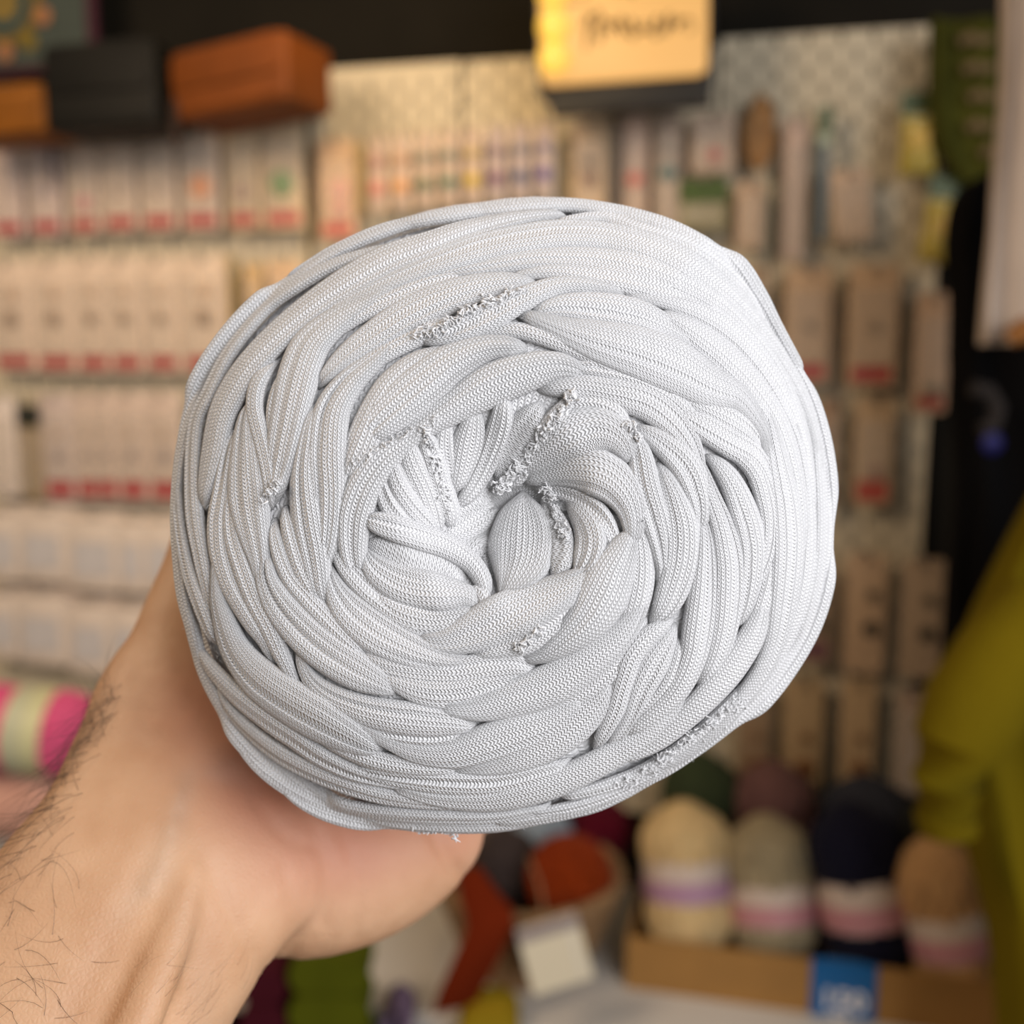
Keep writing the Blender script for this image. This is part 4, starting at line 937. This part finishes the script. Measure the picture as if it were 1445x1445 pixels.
def text(s, size, parent, loc_, m, name='lettering', rot=(PI/2,0,0)):
    c = bpy.data.curves.new(name, 'FONT'); c.body = s; c.size = size; c.align_x = 'CENTER'; c.align_y = 'CENTER'; c.extrude = .0004; c.offset = size*.02
    o = bpy.data.objects.new(name, c); C.objects.link(o); dg_ = bpy.context.evaluated_depsgraph_get(); me = bpy.data.meshes.new_from_object(o.evaluated_get(dg_))
    bpy.data.objects.remove(o); o = bpy.data.objects.new(name, me); me.materials.clear(); me.materials.append(m); C.objects.link(o); o.parent = parent; o.location = loc_; o.rotation_euler = rot; return o
M_white = mat('white_print', (.80,.76,.74), .5)
text('150', .034, ptag, (0, -.0030, .022), M_white); text('TL', .026, ptag, (0, -.0030, -.004), M_white)
# skeins in the box
skein(GP(975,1370,1.18), GP(962,1130,1.23), .054, (.74,.53,.26), 'cream skein at the box end with a mauve band', print_m=M_mv, bandpos=.52)
skein(GP(1095,1385,1.16), GP(1078,1148,1.22), .051, (.38,.31,.19), 'sage beige skein with a pink printed band, second in the box', bandpos=.42)
skein(GP(1238,1410,1.13), GP(1194,1130,1.175), .053, (.010,.010,.024), 'navy blue skein with a pink printed band', bandpos=.47)
skein(GP(1362,1420,1.09), GP(1310,1180,1.125), .047, (.56,.32,.14), 'tan skein with a pink printed band beside the yellow garment', bandpos=.45)
# skeins behind the box on the table
G2 = 'plain skeins standing behind the box'
skein(GP(985,1290,1.325), GP(990,1062,1.325), .052, (.045,.060,.028), 'dark green skein behind the cream one', band=False, group=G2)
skein(GP(1090,1290,1.30), GP(1092,1075,1.30), .054, (.17,.085,.080), 'dusty mauve skein behind the box', band=False, group=G2)
skein(GP(1225,1290,1.275), GP(1222,1096,1.275), .058, (.038,.040,.055), 'slate grey skein behind the navy one', band=False, group=G2)
skein(GP(1320,1290,1.22), GP(1318,1118,1.22), .038, (.020,.020,.016), 'near-black small skein behind the tan one', band=False, group=G2)
# wicker basket with balls, felt strap, card
M_wick = mat('wicker', (.30,.17,.075), .6, noise=.4, nscale=60)
BCt = GP(745,1262,1.20); BCt.z = TZ
bk = tag(empty('wicker_basket', BCt), 'brown wicker basket holding coloured yarn balls', 'basket')
R1, R2, HBk = .072, .112, .115
for k in range(9):
    s = k/8; r = R1+(R2-R1)*s; mb = MB(); pts = [(r*math.cos(2*PI*i/48)*(1+.012*(-1)**i), r*math.sin(2*PI*i/48)*(1+.012*(-1)**i), .008+s*(HBk-.01)) for i in range(49)]
    mb.tube(pts, .0072 if k < 8 else .0095, 8, cap=False); mb.build('woven_hoop' if k < 8 else 'rim', M_wick, bk)
for k in range(24):
    a = 2*PI*k/24; mb = MB(); mb.tube([(R1*.98*math.cos(a), R1*.98*math.sin(a), .002), (R2*.98*math.cos(a), R2*.98*math.sin(a), HBk)], .0032, 6); mb.build('stake', M_wick, bk)
mb = MB(); mb.lathe([(R1,0),(R1,.006)], 32); mb.build('base', M_wick, bk)
def yball(c, r, col, label, group='yarn balls in the basket', seed=1):
    c = Vector(c); root = tag(empty('small_yarn_ball', c), label, 'yarn ball', group); rs = random.Random(seed); m = yarnmat(col)
    mb = MB(); mb.lathe([(r*.96*math.sin(PI*max(.02,min(.98,i/16))), -r*.96*math.cos(PI*i/16)) for i in range(17)], 32); mb.build('core', m, root)
    for q in range(26):
        nrm_ = Vector((rs.gauss(0,1), rs.gauss(0,1), rs.gauss(0,1))).normalized(); e = nrm_.orthogonal().normalized(); f = nrm_.cross(e); mb = MB()
        rr = r*math.sqrt(1-.09*rs.random()); h = math.sqrt(max(0, r*r-rr*rr))*rs.choice((-1,1)); mb.tube([nrm_*h + (e*math.cos(2*PI*i/28)+f*math.sin(2*PI*i/28))*rr for i in range(29)], r*.07, 6, cap=False); mb.build('strand', m, root)
    return root
yball(GP(804,1240,1.17), .050, (.24,.030,.002), 'burnt orange yarn ball in the basket', seed=1)
yball(GP(765,1180,1.27), .038, (.30,.36,.42), 'pale blue yarn ball just under the white ball', seed=2)
yball(GP(848,1172,1.30), .040, (.095,.003,.012), 'dark red yarn ball behind the orange one', seed=3)
yball(GP(722,1222,1.24), .044, (.055,.040,.038), 'dark grey-brown yarn ball beside the orange one', seed=4)
yball(GP(690,1190,1.30), .040, (.10,.075,.06), 'brown yarn ball half behind the hand', seed=5)
# felt strap hanging over the basket
mb = MB(); q = catmull([(660,1225,1.115,16),(675,1262,1.085,26),(692,1300,1.055,34),(676,1345,1.045,36),(652,1395,1.045,34),(640,1425,1.05,30)], 8); vs = []; fs = []
O = GP(676,1330,1.06)
for x, y, D, hw in q:
    for sx_, dd in ((-1,0),(-.5,-.006),(0,-.009),(.5,-.006),(1,0),(1,.006),(0,.001),(-1,.006)):
        vs.append(GP(float(x+sx_*hw), float(y-sx_*hw*.22), float(D+dd)) - O)
for i in range(len(q)-1):
    for j in range(8): fs.append((i*8+j, (i+1)*8+j, (i+1)*8+(j+1)%8, i*8+(j+1)%8))
fs += [tuple(range(8)), tuple(reversed(range((len(q)-1)*8, len(q)*8)))]
mb.add(vs, fs); st_ = mb.build('felt_strap', mat('rust_felt', (.13,.014,.002), .95, spec=.1, bump=.6)); st_.location = O; tag(st_, 'rust red felt strap hanging down in front of the basket', 'felt strap')
# white tag card leaning on the basket
c = GP(783,1346,1.03); root = tag(empty('swing_tag', c, rot=(-.25, -.26, .1)), 'tilted cream swing tag in front of the basket', 'tag')
mb = MB(); mb.slab(-.034, .034, 0, .002, -.036, .036, .002); mb.build('card', mat('cream_card', (.66,.58,.42), .6), root)
mb = MB(); mb.slab(-.034, .034, -.0006, 0, .020, .035, .002); mb.build('grey_top_strip', cm((.30,.24,.22)), root)
mb = MB(); mb.slab(.020, .024, -.0010, 0, -.030, .020, .001); mb.build('pale_edge', cm((.72,.66,.55)), root)
mb = MB(); mb.tube([(0,.001,.036),(.004,.02,.070),(.0,.05,.095)], .0010, 5); mb.build('string', cm((.3,.2,.1)), root)
# left: tray with peach and pink skeins
c = wp(-.69, TZ, .12); tr = tag(empty('display_crate', c, RZ), 'white crate on the table under the pink skein', 'crate')
for a in ((-.16,.16,-.10,-.092,0,.145),(-.16,.16,.092,.10,0,.145),(-.16,-.152,-.092,.092,0,.145),(.152,.16,-.092,.092,0,.145),(-.152,.152,-.092,.092,.12,.128)):
    mb = MB(); mb.box(*a); mb.build('crate_panel', M_table, tr, smooth=False)
skein(GP(-110,1130,1.26), GP(120,1126,1.26), .050, (.75,.42,.32), 'peach skein lying under the pink one', band=False, group='skeins on the crate')
M_pale = mat('cream_label', (.62,.60,.34), .5, noise=.06, nscale=20)
skein(GP(-60,1022,1.24), GP(142,1038,1.24), .052, (.80,.12,.27), 'hot pink skein with a cream paper label beside the wrist', group='skeins on the crate', bandcol=M_pale, print_m=mat('pale_print', (.50,.50,.34), .5), bandpos=.56, bulge=.03)
# folded fabrics and small things below the table edge
def folded(px0, px1, py0, py1, D, m, label, name='folded_fabric', n=4):
    a = GP(px0, py1, D); b = GP(px1, py0, D); a.z = .602; W, H = b.x-a.x, b.z-a.z; root = tag(empty(name, a), label, 'fabric', None)
    for k in range(n):
        mb = MB(); h0 = H*k/n; mb.slab(.001*k, W-.001*(n-k), .002*(k%2), .055, h0, h0+H/n*.96, H/n*.45, n=5); mb.build('fold', m, root)
bn = tag(empty('low_bench', Vector((-.14, 1.03, 0))), 'low white bench under the folded fabrics in front of the table', 'bench')
mb = MB(); mb.slab(-.22, .20, -.05, .045, .575, .601, .003, bev=.002); mb.build('seat', M_table, bn)
for x in (-.20, .18):
    mb = MB(); mb.slab(x-.012, x+.012, -.04, .035, 0, .575, .003); mb.build('leg', M_table, bn)
mq = mat('leaf_green_felt', (.085,.095,.004), .95, spec=.1, noise=.2, nscale=15); folded(408, 520, 1352, 1560, 1.015, mq, 'olive green folded fabric under the hand')
folded(340, 404, 1372, 1560, 1.02, mat('maroon_felt', (.055,.006,.012), .95, spec=.1), 'maroon folded fabric beside the green one')
folded(536, 582, 1426, 1500, 1.04, mat('lilac_felt', (.16,.11,.17), .95, spec=.1), 'lilac folded fabric below the table edge', n=2)
folded(645, 735, 1432, 1520, 1.02, mat('yellow_felt', (.30,.20,.01), .95, spec=.1), 'yellow folded fabric under the rust strap', n=2)
